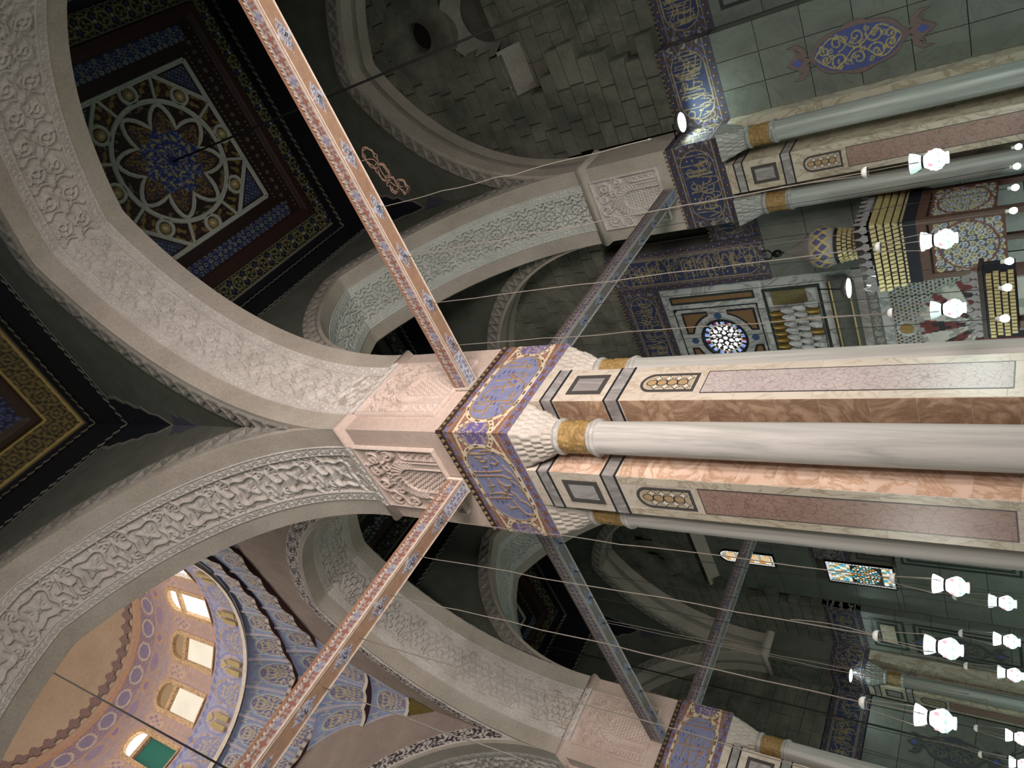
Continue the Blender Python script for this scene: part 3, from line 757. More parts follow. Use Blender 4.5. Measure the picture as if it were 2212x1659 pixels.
def carved_panel(f, parent, res=.014, cm='carvepink'):
    """spandrel scrolls above a blind niche of small cells flanked by two half niches"""
    w, z0, z1 = .8, 10.56, 12.72
    cv = Cv(-w, w, 0, z1 - z0, res)
    H = .085; hh = z1 - z0
    for sx in (-1, 1):
        for (x, y, r, t, a) in ((.5, 1.75, .2, 1.5, 0), (.18, 1.86, .13, 1.3, 2), (.62, 1.3, .14, 1.4, 1), (.3, 1.5, .12, 1.2, 3), (.1, 1.55, .09, 1.1, 1)):
            cv.stroke(spiral(sx * x, y, r, t, a, sx), .05, None, H); petal(cv, sx * x, y, a + 1, r, .08, None, H * .8)
            petal(cv, sx * (x + r * .7), y + .12, a, .16, .07, None, H * .7)
            petal(cv, sx * (x - r * .5), y - .14, a + 2, .16, .07, None, H * .7)
        cv.stroke(cr([(0, 2.1), (sx * .3, 2.0), (sx * .45, 1.6), (sx * .7, 1.5), (sx * .78, 1.1)], 6), .04, None, H)
    # central niche
    def niche(xc, hw, top, lt=.06):
        arc = [(xc - hw, 0), (xc - hw, top - hw)] + [(xc + hw * math.cos(q), top - hw + hw * 1.15 * math.sin(q)) for q in np.linspace(PI, 0, 15)] + [(xc + hw, 0)]
        inside = (abs(cv.X - xc) < hw) & ((cv.Y < top - hw) | (((cv.X - xc) / hw) ** 2 + ((cv.Y - top + hw) / (hw * 1.15)) ** 2 < 1))
        return arc, inside
    arc, ins = niche(0, .46, 1.42); cv.fill(ins, None, .05); cv.stroke(arc, .05, None, H)
    rr = np.hypot(cv.X, (cv.Y - .96) / 1.15); ang = np.arctan2(cv.Y - .96, cv.X)
    k = ins & (cv.Y > .75); cv.h[k] = .035 + .05 * np.abs(np.sin(ang * 12 + rr * 20))[k]
    arc, ins = niche(0, .30, 1.2); cv.fill(ins, None, 0)
    cell = .06 * np.abs(np.sin(np.pi * (cv.X / .1 + (np.floor(cv.Y / .09) % 2) * .5))) * (1 - (cv.Y / .09) % 1)
    cv.h[ins] = cell[ins]; cv.stroke(arc, .035, None, H)
    for sx in (-1, 1):
        arc, ins = niche(sx * .66, .13, .92); cv.fill(ins, None, 0); cv.h[ins] = cell[ins]; cv.stroke(arc, .03, None, H)
    e = np.minimum(np.minimum(cv.X + w, w - cv.X), np.minimum(cv.Y, hh - cv.Y)); cv.fill(e < .045, None, H)
    f2 = Face(f.o, f.e, f.n)
    cv.h[0, :] = cv.h[-1, :] = cv.h[:, 0] = cv.h[:, -1] = 0
    lay('carved_panel', cv, f2, z0, M[cm], parent, .003)

M['carvepink'] = stone('carved_pier_stone', '#bfaca0', '#cdbcb1', 1.4, .9, .12)
FACES = {'-y': ((1, 0, 0), (0, -1, 0)), '-x': ((0, 1, 0), (-1, 0, 0)), '+y': ((1, 0, 0), (0, 1, 0)), '+x': ((0, 1, 0), (1, 0, 0))}
def pier(cx, cy, label, det, cols, strokes=None, res=.0135, lit=True):
    root = empty('marble_pier', (cx, cy, 0), label, 'pier')
    boxes('pier_core', [((cx - .4, cy - 1.195, 0), (cx + .4, cy + 1.195, ZF0)), ((cx - 1.195, cy - .4, 0), (cx + 1.195, cy + .4, ZF0))], M['cream'], root)
    box('plinth', (cx - 1.28, cy - 1.28, 0), (cx + 1.28, cy + 1.28, .4), M['grey'], root)
    box('upper_block', (cx - 1.19, cy - 1.19, ZF0), (cx + 1.19, cy + 1.19, ZS), M['pierstone'], root)
    box('arch_haunch_core', (cx - 1.185, cy - 1.185, ZS), (cx + 1.185, cy + 1.185, 21.3), M['soffit'], root)
    # impost roll around the top
    b = 1.19
    prof = [(0, 12.66), (.03, 12.72), (.07, 12.80), (.08, 12.86), (.07, 12.92), (.02, 12.97), (0, 13.03)]
    P = np.array([[[cx + sx * (b + d), cy + sy * (b + d), z] for sx, sy in ((-1, -1), (1, -1), (1, 1), (-1, 1))] for d, z in prof])
    gridmesh('impost_roll', P, M['pierstone'], root, smooth=False, wrap=True)
    for sx, sy in cols: column(cx + sx * .8, cy + sy * .8, root)
    for d in det:
        e, n = FACES[d]; f = Face((cx + n[0] * 1.2, cy + n[1] * 1.2, 0), e, n)
        st = (strokes or {}).get(d); dots = ()
        if st is None: st, dots = script(-.8, .8, .28, 1.18, hash((cx, cy)) % 99 + len(d) + ord(d[1]))
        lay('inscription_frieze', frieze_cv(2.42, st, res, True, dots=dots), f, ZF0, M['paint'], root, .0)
        slab('bead_ground', f, -1.24, 1.24, ZF1 - .07, ZF1 + .05, -.01, .02, M['beaddark'], root)
        beads('bead_moulding', Face(f.o + f.n * .02, f.e, f.n), -1.22, 1.22, ZF1 - .01, root)
        fp = Face((cx + n[0] * 1.19, cy + n[1] * 1.19, 0), e, n)
        carved_panel(fp, root)
        fi = Face((cx + n[0] * 1.265, cy + n[1] * 1.265, 0), e, n)
        cv = Cv(-.8, .8, -.1, .1, .016)
        for i in range(7):
            cv.stroke([(-.8 + .24 * i + .24 * t, .045 * math.sin(2 * PI * t)) for t in np.linspace(0, 1, 9)], .03, None, .03); cv.stroke(spiral(-.72 + .24 * i, 0, .04, 1, 0, 1, 9), .02, None, .03)
        lay('carved_impost_band', cv, fi, 12.83, M['carve'], root, .0)
        fs = Face((cx + n[0] * 1.195, cy + n[1] * 1.195, 0), e, n)
        pilaster_front(fs, root, redm='pinkbrec' if d == '-y' else 'redbrec', slabm='cream' if d == '-y' else 'cream2')
        # returns of this pilaster, facing along +-e
        for sg in (-1, 1):
            ev = np.array(e) * sg; o = np.array([cx, cy, 0.0]) + ev * .4 + np.array(n) * .8
            pilaster_side(Face(o, n, ev), -.4, .395, root, 'brown' if d == '-y' else 'pinkonyx')
    return root
ALLC = [(-1, -1), (1, -1), (-1, 1), (1, 1)]
pier(0, 0, 'tall square pier at the centre with marble columns at its corners', ('-y', '-x'), ALLC, {'-y': SR, '-x': SL})
for px_, py_, lb_ in ((0, -S, 'pier beyond the top edge that carries the sunlit red tie beam'), (-S, 0, 'pier beyond the lower edge that carries the red tie beam before the dome'), (-S, S, 'hidden pier behind the dome')): pier(px_, py_, lb_, (), ALLC)
pier(0, S, 'partly seen pier at the lower edge with its blue inscription frieze', ('-y', '-x'), ALLC, {'-y': SQ}, .02)

# ---------------------------------------------------------------- pilasters of the qibla wall
def wall_pier(y0, y1, label, side, res=.016, up='soffit'):
    """engaged pier on the qibla wall: front at x = XP"""
    cy = (y0 + y1) / 2
    root = empty('wall_pier', (XP, cy, 0), label, 'pier')
    boxes('pier_core', [((XP, cy - .4, 0), (XW + .1, cy + .4, ZF0)), ((XP + .8, y0, 0), (XW + .1, y1, ZF0))], M['cream2'], root)
    box('upper_block', (XP + .01, y0 + .01, ZF0), (XW + .1, y1 - .01, ZS), M[up], root)
    f = Face((XP, cy, 0), (0, 1, 0), (-1, 0, 0)); hl = (y1 - y0) / 2
    st, dots = script(-hl + .25, hl - .25, .26, 1.2, 11 + int(cy))
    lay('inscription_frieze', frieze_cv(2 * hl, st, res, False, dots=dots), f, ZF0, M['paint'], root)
    beads('bead_moulding', f, -hl, hl, ZF1 + .02, root)
    fs_ = Face(((XP + XW) / 2, y0, 0), (1, 0, 0), (0, -1, 0)); w = (XW - XP) / 2
    st, dots = script(-w + .1, w - .1, .26, 1.2, 5)
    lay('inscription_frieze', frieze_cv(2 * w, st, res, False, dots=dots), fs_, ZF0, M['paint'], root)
    carved_panel(Face((XP + .01, cy, 0), (0, 1, 0), (-1, 0, 0)), root, .02, 'carve' if up == 'soffit' else up)
    pr = [(0, 12.66), (.07, 12.80), (.08, 12.86), (.07, 12.92), (0, 13.05)]
    P = np.array([[[XW, y0 - d, z], [XP - d, y0 - d, z], [XP - d, y1 + d, z], [XW, y1 + d, z]] for d, z in pr])
    gridmesh('impost_roll', P, M['soffit'], root, smooth=False)
    pilaster_front(Face((XP, cy, 0), (0, 1, 0), (-1, 0, 0)), root, redm='redbrec', slabm='cream2')
    for sg in (-1, 1): pilaster_side(Face((XP + .4, cy + sg * .4, 0), (1, 0, 0), (0, sg, 0)), -.39, .4, root, 'cream2')
    for sg in side: column(XP + .27, cy + sg * (hl - .27), root, 'wall')
    return root
wall_pier(-1.2, 1.2, 'engaged wall pier with two columns right of the pulpit below the blue frieze', (-1, 1))
wall_pier(S - 1.2, S + 1.2, 'engaged wall pier hidden behind the central pier', (-1, 1), .03)
wall_pier(YP - .2, YW + .4, 'engaged corner pier with dark column in the far left corner', (-1,), .03, 'spandrel')

# ---------------------------------------------------------------- tie beams
def beam(label, p0, p1, red=True, res=.026, hooks=True, zb=10.23):
    p0 = np.array([*p0, 0.0]); p1 = np.array([*p1, 0.0]); L = np.linalg.norm(p1 - p0); e = (p1 - p0) / L
    n = np.array([-e[1], e[0], 0]); w, h = .285, .33; mid = (p0 + p1) / 2
    root = empty('tie_beam', (mid[0], mid[1], zb), label, 'beam')
    a, b = p0 - n * w / 2, p1 + n * w / 2
    V = [p0 - n * w / 2, p1 - n * w / 2, p1 + n * w / 2, p0 + n * w / 2]
    V = [v + np.array([0, 0, zb]) for v in V] + [v + np.array([0, 0, zb + h]) for v in V]
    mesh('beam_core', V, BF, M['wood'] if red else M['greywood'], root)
    ground, spot, spot2, ropea, ropeb = ('#a0948f', '#845a4c', '#7d8096', '#cbbcac', '#3a2a26') if red else ('#5a4b48', '#8a848e', '#666d82', '#9a958f', '#38302d')  # grey set: faded paint, with the weaker light on far beams mixed in
    for sg in (-1, 1):
        cv = Cv(-L / 2, L / 2, 0, h, res, ground)
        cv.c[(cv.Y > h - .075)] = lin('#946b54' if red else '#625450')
        r = random.Random(int(L * 100) + sg)
        per = .30; k = int(L / per)
        for i in range(k):
            x = -L / 2 + (i + .5) * L / k
            for q in range(4): petal(cv, x, .13, q * PI / 2 + PI / 4, .085, .05, spot, .004)
            for q in range(4): petal(cv, x + per / 2, .13, q * PI / 2, .09, .05, spot if i % 3 else spot2, .004)
            cv.disk(x, .13, .022, ground if i % 2 else spot2); cv.disk(x + per / 2, .06, .02, spot); cv.disk(x + per / 2, .2, .02, spot)
        rp = (cv.Y > h - .105) & (cv.Y < h - .07); tw = np.sin((cv.X + (cv.Y - h + .09) * 1.2 * sg) * 2 * PI / .065) > 0
        cv.fill(rp & tw, ropea, .008); cv.fill(rp & ~tw, ropeb, .003)
        cv.fill(cv.Y < .05, '#cbb8a8' if red else '#a5a29c', .004)
        f = Face(mid + np.array([0, 0, zb]) + n * sg * (w / 2), e, n * sg)
        lay('painted_side', cv, f, 0, M['paintw'], root, .002)
    # underside: bare brown board, pale edge line, blue and white cartouches, hooks
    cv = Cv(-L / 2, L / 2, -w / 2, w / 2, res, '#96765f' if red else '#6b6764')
    per = .89; k = int(L / per); xs = [-L / 2 + .93 + i * per for i in range(k)]
    for x in xs:
        inn = abs(cv.X - x) / .25 + abs(cv.Y) / .12 < 1
        cv.fill(inn & (np.sin(cv.X * 70 + 3 * np.sin(cv.Y * 60)) * np.sin(cv.Y * 75 + 2 * np.cos(cv.X * 40)) > -.15), '#a9acb8' if red else '#8792a4', .006)
        for q in range(6): cv.stroke(spiral(x - .16 + q * .064, 0, .05, 1.2, q, (-1) ** q, 10), .012, '#5a6480', .008)
    for sg in (-1, 1):
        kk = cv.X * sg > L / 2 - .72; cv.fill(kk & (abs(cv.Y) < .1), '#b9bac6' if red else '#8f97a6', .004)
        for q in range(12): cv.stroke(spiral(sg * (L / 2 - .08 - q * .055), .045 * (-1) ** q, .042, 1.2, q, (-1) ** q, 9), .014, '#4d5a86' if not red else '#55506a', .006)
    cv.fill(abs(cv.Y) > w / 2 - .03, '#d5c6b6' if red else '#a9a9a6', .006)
    f = Face(mid + np.array([0, 0, zb]), e, n)
    P = mid + np.array([0, 0, zb]) + e * cv.X[..., None] + n * cv.Y[..., None] - np.array([0, 0, 1.0]) * (cv.h + .002)[..., None]
    gridmesh('painted_underside', P, M['paintw'], root, cv.c)
    for q, sg in ((p0, 1), (p1, -1)):   # twisted-rope collars where the beam meets the stone
        c0 = q + e * sg * .02; V2 = []
        for dd in (0, .05):
            for aa, zz in ((-1, -.012), (1, -.012), (1, h + .012), (-1, h + .012)): V2.append(c0 + e * sg * dd + n * aa * (w / 2 + .012) + np.array([0, 0, zb + zz]))
        mesh('end_collar', V2, BF, M['white2'] if red else M['grey'], root)
    if hooks:
        for x in xs:
            c = mid + e * x + np.array([0, 0, zb])
            tube('hook', [c + np.array([0, 0, .02]), c - np.array([0, 0, .03]), c + e * .02 - np.array([0, 0, .05]), c - np.array([0, 0, .075]), c - e * .025 - np.array([0, 0, .05])], .007, M['metal'], root, 5)
    return root
M['greywood'] = stone('grey_beam_wood', '#5d5450', '#6e6560', 3, .7, .1)
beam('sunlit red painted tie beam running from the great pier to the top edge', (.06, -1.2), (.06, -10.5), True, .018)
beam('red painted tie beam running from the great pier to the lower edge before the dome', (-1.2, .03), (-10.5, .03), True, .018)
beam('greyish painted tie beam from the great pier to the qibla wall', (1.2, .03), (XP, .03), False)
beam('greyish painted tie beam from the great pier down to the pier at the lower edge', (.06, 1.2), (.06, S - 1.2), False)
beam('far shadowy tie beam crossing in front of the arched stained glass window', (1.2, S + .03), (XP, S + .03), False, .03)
# ---------------------------------------------------------------- shell: floor and walls
tag(box('floor', (-24, -13, -.3), (12.4, 24.4, 0), stone('floor_carpet', '#5a4a44', '#6b5850', 2, .95, .1)), 'dark patterned prayer hall floor below the view', None, None, 'structure')
wr = empty('wall_right', (-6, -12.6, 0), 'side wall with tall daylight windows right of the camera', None, None, 'structure')
boxes('wall_panel', [((-24, -12.9, 0), (-10.1, -12.3, 24)), ((-8.3, -12.9, 0), (-7.1, -12.3, 24)), ((-5.3, -12.9, 0), (-4.1, -12.3, 24)), ((-2.3, -12.9, 0), (12.4, -12.3, 24)), ((-24, -12.9, 7.2), (12.4, -12.3, 24)), ((-24, -12.9, 0), (12.4, -12.3, 2))], M['spandrel'], wr)
wb = empty('wall_back', (12.1, S / 2, 0), 'qibla wall of stone and marble at the far right', None, None, 'structure')
box('wall_core', (12.1, -12.9, 0), (12.6, 24.4, 24.2), M['mortar'], wb)
wl = empty('wall_left', (0, 24.1, 0), 'far left side wall of grey stone', None, None, 'structure')
box('wall_core', (-24, YW + .15, 0), (12.3, 24.4, 24.2), M['mortar'], wl)

# ashlar: each stone a block; neighbours share one chamfered mesh
def stone_mesh():
    V = [(0, -.5, -.5), (0, .5, -.5), (0, .5, .5), (0, -.5, .5), (-.94, -.5, -.5), (-.94, .5, -.5), (-.94, .5, .5), (-.94, -.5, .5), (-1, -.47, -.46), (-1, .47, -.46), (-1, .47, .46), (-1, -.47, .46)]
    F = [(0, 1, 5, 4), (1, 2, 6, 5), (2, 3, 7, 6), (3, 0, 4, 7), (4, 5, 9, 8), (5, 6, 10, 9), (6, 7, 11, 10), (7, 4, 8, 11), (8, 9, 10, 11)]
    return V, F
def stones(y0, y1, z0, z1, xf, parent, hole=None, hc=.46, joined=False, seed=1):
    r = random.Random(seed); n = int(round((z1 - z0) / hc)); ch = (z1 - z0) / n
    V0, F0 = stone_mesh(); VV, FF = [], []
    for i in range(n):
        za = z0 + i * ch; y = y0 - (r.random() * .5 if i % 2 else 0)
        while y < y1:
            L = r.choice((.55, .75, .95, 1.15)); a, b = max(y, y0), min(y + L, y1); y += L
            if b - a < .08: continue
            if hole and hole((a + b) / 2, za + ch / 2, a, b): continue
            d = 12.1 - (xf + r.uniform(-.018, .018)); c = ((12.1), (a + b) / 2, za + ch / 2); sc3 = (d, b - a - .012, ch - .012)
            if joined:
                k = len(VV); VV += [(c[0] + v[0] * sc3[0], c[1] + v[1] * sc3[1], c[2] + v[2] * sc3[2]) for v in V0]; FF += [tuple(q + k for q in f) for f in F0]
            else:
                o = share('stone', lambda: mesh('stone', V0, F0, M['wallstone'], None), c, parent); o.scale = sc3
    if joined:
        o = mesh('stonework', VV, FF, M['wallstone'], parent); tag(o, None, None, None, 'stuff')
RC, XR = -5.85, 11.9
def hole_r(y, z, a, b):
    if b < -3.4 + .05 and z < 14.75: return True
    if abs(y - RC) < 1.05 and z < 16.0: return True
    if math.hypot(max(a + 5.97, -5.97 - b, 0), max(abs(z - 17.35) - .23, 0)) < .52: return True
    return False
stones(-7.9, -1.25, ZF1 + .03, 19.75, XW, wb, hole_r)
stones(-7.9, -3.4, ZF1 + .03, 15.1, XR, wb, None, seed=3)
stones(1.25, 9.6, 13.95, 19.75, XW, wb, lambda y, z, a, b: y > 7.2, seed=4)
stones(S + 1.2, YP, ZF1 + .03, 19.75, XW, wb, lambda y, z, a, b: abs(y - 17.55) < 1.9 and z < 15 or math.hypot(max(a - 17.9, 17.9 - b, 0), max(abs(z - 17.3) - .23, 0)) < .52, joined=True, seed=5)
fw = Face((XW, 0, 0), (0, 1, 0), (-1, 0, 0))
# sloping sill at the head of the recess and the arched reveal of its window
def quadstrip(name, A, B, mat, parent): return gridmesh(name, np.array([A, B], float), mat, parent, smooth=False)
for sy in (1, -1):
    ya, yb = (RC + sy * 2.45), (RC + sy * 1.05)
    quadstrip('recess_slope', [(XR, ya, 14.3), (XR, yb, 14.3)], [(11.34, ya, 14.85), (11.34, yb, 14.85)], M['mould'], wb)
q = np.linspace(0, PI, 17)
for (xa, xb, ra, rb, nm) in ((11.33, 12.05, 1.1, .82, 'arched_reveal'),):
    A = [(xa, RC + ra * math.cos(t), 15.2 + ra * 1.0 * math.sin(t)) for t in q]; B = [(xb, RC + rb * math.cos(t), 15.2 + rb * math.sin(t)) for t in q]
    quadstrip(nm, [(xa, RC + ra, 14.9)] + A + [(xa, RC - ra, 14.9)], [(xb, RC + rb, 14.9)] + B + [(xb, RC - rb, 14.9)], M['mould'], wb)
def oculus(y, z, xf, parent):
    P = np.array([[(xx, y + r * .95 * math.cos(t), z + r * 1.05 * math.sin(t)) for t in np.linspace(0, 2 * PI, 33)[:-1]] for xx, r in ((xf - .012, 1.3), (xf - .022, 1.28), (xf - .022, .5), (xf + .5, .46))])
    gridmesh('oculus_reveal', P, M['wallstone'], parent, wrap=True, smooth=False)
    poly_slab('oculus_shade_disc', Face((xf + .5, y, z), (0, 1, 0), (-1, 0, 0)), ell(0, 0, .44, .5, 24), 0, .01, M['shadow'], parent)  # near-black disc paints the shade inside the opening
oculus(-5.97, 17.35, XW, wb); oculus(17.9, 17.3, XW, wb)

# blue inscription friezes along the wall
def lay_axes(name, cv, o, ax, ay, n, mat, parent):
    P = np.array(o, float) + np.array(ax, float) * cv.X[..., None] + np.array(ay, float) * cv.Y[..., None] + np.array(n, float) * cv.h[..., None]
    return gridmesh(name, P, mat, parent, cv.c)
def wall_frieze(y0, y1, xf, parent, seed, res=.02, z0=ZF0, h=1.46):
    L = y1 - y0; st, dots = script(-L / 2 + .25, L / 2 - .25, .25, h - .25, seed)
    box('frieze_backing', (xf + .005, y0, z0), (12.1, y1, z0 + h), M['mortar'], parent)
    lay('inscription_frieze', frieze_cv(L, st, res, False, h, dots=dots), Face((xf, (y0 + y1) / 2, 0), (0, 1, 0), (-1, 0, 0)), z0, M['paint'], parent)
    beads('bead_moulding', Face((xf, (y0 + y1) / 2, 0), (0, 1, 0), (-1, 0, 0)), -L / 2, L / 2, z0 + h + .02, parent)
wall_frieze(-3.4, -1.2, XW, wb, 31); wall_frieze(-8.3, -3.4, XR, wb, 32)
lay('inscription_frieze', frieze_cv(XR - XW, [], .02, False), Face(((XR + XW) / 2, -3.405, 0), (1, 0, 0), (0, -1, 0)), ZF0, M['paint'], wb)
wall_frieze(1.2, 2.32, XW, wb, 33); wall_frieze(S + 1.2, 15.6, XW, wb, 34, .03); wall_frieze(19.5, YP, XW, wb, 35, .03)
wall_frieze(15.6, 16.9, 11.66, wb, 36, .03)
lay('inscription_frieze', frieze_cv(.3, [], .03, False), Face((11.5, 19.5, 0), (1, 0, 0), (0, -1, 0)), ZF0, M['paint'], wb)
for sy in (1, -1):                          # tall uprights of the frame around the prayer niche
    yc = 5.85 - sy * 2.83; L = 13.9 - ZF0
    st, dots = script(-L / 2 + .2, L / 2 - .2, .24, 1.2, 40 + sy)
    lay_axes('inscription_frieze', frieze_cv(L, st, .02, False, dots=dots), (XW - .06, yc - sy * .73 if sy > 0 else yc + .73, (ZF0 + 13.9) / 2), (0, 0, 1), (0, sy, 0), (-1, 0, 0), M['paint'], wb)
    box('frieze_backing', (XW - .055, yc - .73, ZF0), (12.1, yc + .73, 13.9), M['mortar'], wb)
st, dots = script(-1.9, 1.9, .25, 1.2, 44)
lay('inscription_frieze', frieze_cv(4.2, st, .02, False, dots=dots), Face((XW - .061, 5.85, 0), (0, 1, 0), (-1, 0, 0)), 12.44, M['paint'], wb)
box('frieze_backing', (XW - .055, 3.75, 12.44), (12.1, 7.95, 13.9), M['mortar'], wb)
beads('bead_moulding', Face((XW - .06, 5.85, 0), (0, 1, 0), (-1, 0, 0)), -3.5, 3.5, 13.93, wb)

# marble revetment of the lower wall
def slabs(y0, y1, z0, z1, xf, parent, mat='wallmarble', w=1.1, h=1.3):
    ny = max(1, int(round((y1 - y0) / w))); nz = max(1, int(round((z1 - z0) / h)))
    for i in range(ny):
        for j in range(nz):
            a, b = y0 + i * (y1 - y0) / ny, y0 + (i + 1) * (y1 - y0) / ny; c, d = z0 + j * (z1 - z0) / nz, z0 + (j + 1) * (z1 - z0) / nz
            slab('marble_slab', Face((xf, 0, 0), (0, 1, 0), (-1, 0, 0)), a + .004, b - .004, c + .004, d - .004, xf - 12.1, rng.uniform(-.004, .004), M[mat], parent, .004)
slabs(-3.4, -1.2, 0, ZF0, XW, wb, w=.75, h=1.1); slabs(-8.3, -3.4, 0, ZF0, XR, wb)
slabs(1.2, 3.75, 0, ZF0, XW, wb); slabs(7.95, 10.5, 0, ZF0, XW, wb); slabs(S + 1.2, 15.6, 0, ZF0, XW, wb); slabs(15.6, 19.5, 0, 7.1, 11.66, wb); slabs(19.5, YP, 0, ZF0, XW, wb)
f66 = Face((11.655, 0, 0), (0, 1, 0), (-1, 0, 0)); f35 = Face((XW - .005, 0, 0), (0, 1, 0), (-1, 0, 0))
for (f, a, b) in ((Face((XR - .005, 0, 0), (0, 1, 0), (-1, 0, 0)), -8.1, -3.5), (f35, S + 1.5, 15.4), (f66, 15.7, 16.9), (f35, 19.8, 21.9)):
    nP = max(1, int((b - a) / 2.2)); w = (b - a) / nP
    for i in range(nP):
        s0, s1 = a + i * w, a + (i + 1) * w - .25
        ring_slab('dark_frame', f, s0, s1, 7.2, 8.45, .09, 0, .012, M['darkgreen'], wb); ring_slab('dark_frame', f, s0 + .25, s1 - .25, 7.45, 8.2, .09, 0, .012, M['darkgreen'], wb)
        slab('veined_inset', f, s0 + .36, s1 - .36, 7.56, 8.09, 0, .008, M['cream2'], wb)
        ring_slab('dark_frame', f, s0, s1, 3.2, 6.9, .09, 0, .012, M['darkgreen'], wb); ring_slab('dark_frame', f, s0 + .2, s1 - .2, 3.4, 6.7, .09, 0, .012, M['darkgreen'], wb)
# left wall: stones, frieze, revetment
fl = Face((0, YW, 0), (1, 0, 0), (0, -1, 0))
V, F = [], []
r_ = random.Random(9)
V0, F0 = stone_mesh(); VV, FF = [], []
for i in range(20):
    za = ZF1 + .05 + i * .46; x = .2 - (.4 if i % 2 else 0)
    while x < 11.2:
        L = r_.choice((.6, .8, 1.0)); k = len(VV)
        VV += [(x + L / 2 + v[1] * (L - .012), YW + .15 + v[0] * (.15 + r_.uniform(-.01, .02)), za + .23 + v[2] * .448) for v in V0]; FF += [tuple(q + k for q in f) for f in F0]; x += L
tag(mesh('stonework', VV, FF, M['wallstone'], wl), None, None, None, 'stuff')
st, dots = script(-4.6, 4.6, .26, 1.2, 77)
lay('inscription_frieze', frieze_cv(9.9, st, .03, False, dots=dots), Face((5.2, YW - .01, 0), (1, 0, 0), (0, -1, 0)), ZF0, M['paint'], wl)
for i in range(8):
    for j in range(7): slab('marble_slab', fl, .2 + i * 1.25, 1.44 + i * 1.25, j * 1.24, j * 1.24 + 1.23, -.15, .0, M['wallmarble'], wl, .004)

# ---------------------------------------------------------------- painted cartouche medallions
def medallion(label, face, s, z, k=1.0, dim=False):
    o0 = face.p(s, z, 0); root = empty('wall_medallion', tuple(o0), label, 'ornament')
    f = Face(o0, face.e, face.n)
    def body(g): # lobed almond
        return [((.50 + g) * math.sin(q) * (1 + .06 * math.cos(8 * q)) * k * (1 - .25 * abs(math.cos(q)) ** 3), (.98 + g) * math.cos(q) * k * (1 + .03 * math.cos(8 * q))) for q in np.linspace(0, 2 * PI, 49)[:-1]]
    mb_, mf_, mg_ = (M['meddim'], '#3f4550', '#6a664f') if dim else (M['medborder'], '#474f82', '#a3965f')  # dim set puts the poor light of the far bay into the colours
    poly_slab('border', f, body(.07), 0, .04, mb_, root)
    cv = Cv(-.55 * k, .55 * k, -1.02 * k, 1.02 * k, .02, mf_)
    ins = (cv.X / (.5 * k)) ** 2 + (cv.Y / (.97 * k)) ** 2 < .93
    for sg in (-1, 1):
        for (x, y, r, a) in ((.2, .4, .2, 0), (.2, -.4, .2, 2), (.25, 0, .18, 1), (.1, .7, .13, 3), (.1, -.7, .13, 0)): cv.stroke(spiral(sg * x * k, y * k, r * k, 1.4, a, sg), .03, mg_, .02)
        cv.stroke(cr([(0, -.95 * k), (sg * .35 * k, -.5 * k), (0, 0), (sg * .35 * k, .5 * k), (0, .95 * k)], 8), .03, mg_, .02)
        for q in range(10): cv.stroke(spiral(sg * (.08 + .09 * (q % 4)) * k, (-.75 + .165 * q) * k, .07, 1.2, q, sg, 10), .022, mg_, .015)
    P = f.o + f.e * cv.X[..., None] + np.array([0, 0, 1.0]) * cv.Y[..., None] + f.n * (cv.h + .045)[..., None]
    gridmesh('blue_field', P, M['paint'], root, cv.c, keep=ins[:-1, :-1])
    for sg in (1, -1):                     # fleuron at either end
        z0 = sg * 1.02 * k
        t = poly_slab('fleuron', f, [(0, z0), (.1 * k, z0 + sg * .14 * k), (.2 * k, z0 + sg * .3 * k), (0, z0 + sg * .58 * k), (-.2 * k, z0 + sg * .3 * k), (-.1 * k, z0 + sg * .14 * k)], 0, .045, mb_, root)
        poly_slab('fleuron_eye', f, [(.1 * k, z0 + sg * .3 * k), (0, z0 + sg * .46 * k), (-.1 * k, z0 + sg * .3 * k), (0, z0 + sg * .2 * k)], 0, .055, M['medblue'], t)
        for sx in (-1, 1):
            P = [(sx * .08, .06), (sx * .28, .1), (sx * 0.42, .26), (sx * .40, .5), (sx * .34, .3), (sx * .22, .22), (sx * .3, .36), (sx * .12, .24)]
            poly_slab('leaf', f, [(x * k, z0 + sg * y * k) for x, y in P], 0, .042, mb_, root)
M['meddim'] = plain('dim_stucco', '#4b4a48', .8); M['medborder'] = plain('mauve_stucco', '#6f5c5a', .8); M['medblue'] = plain('medallion_blue', '#4a5390', .7)
medallion('blue and gold lobed medallion on the stone wall at the top right', fw, -2.12, 5.45)
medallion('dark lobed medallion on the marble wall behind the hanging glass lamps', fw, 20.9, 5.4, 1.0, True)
medallion('dark lobed medallion at the lower edge on the far left wall', fl, 8.6, 5.6, 1.0, True)

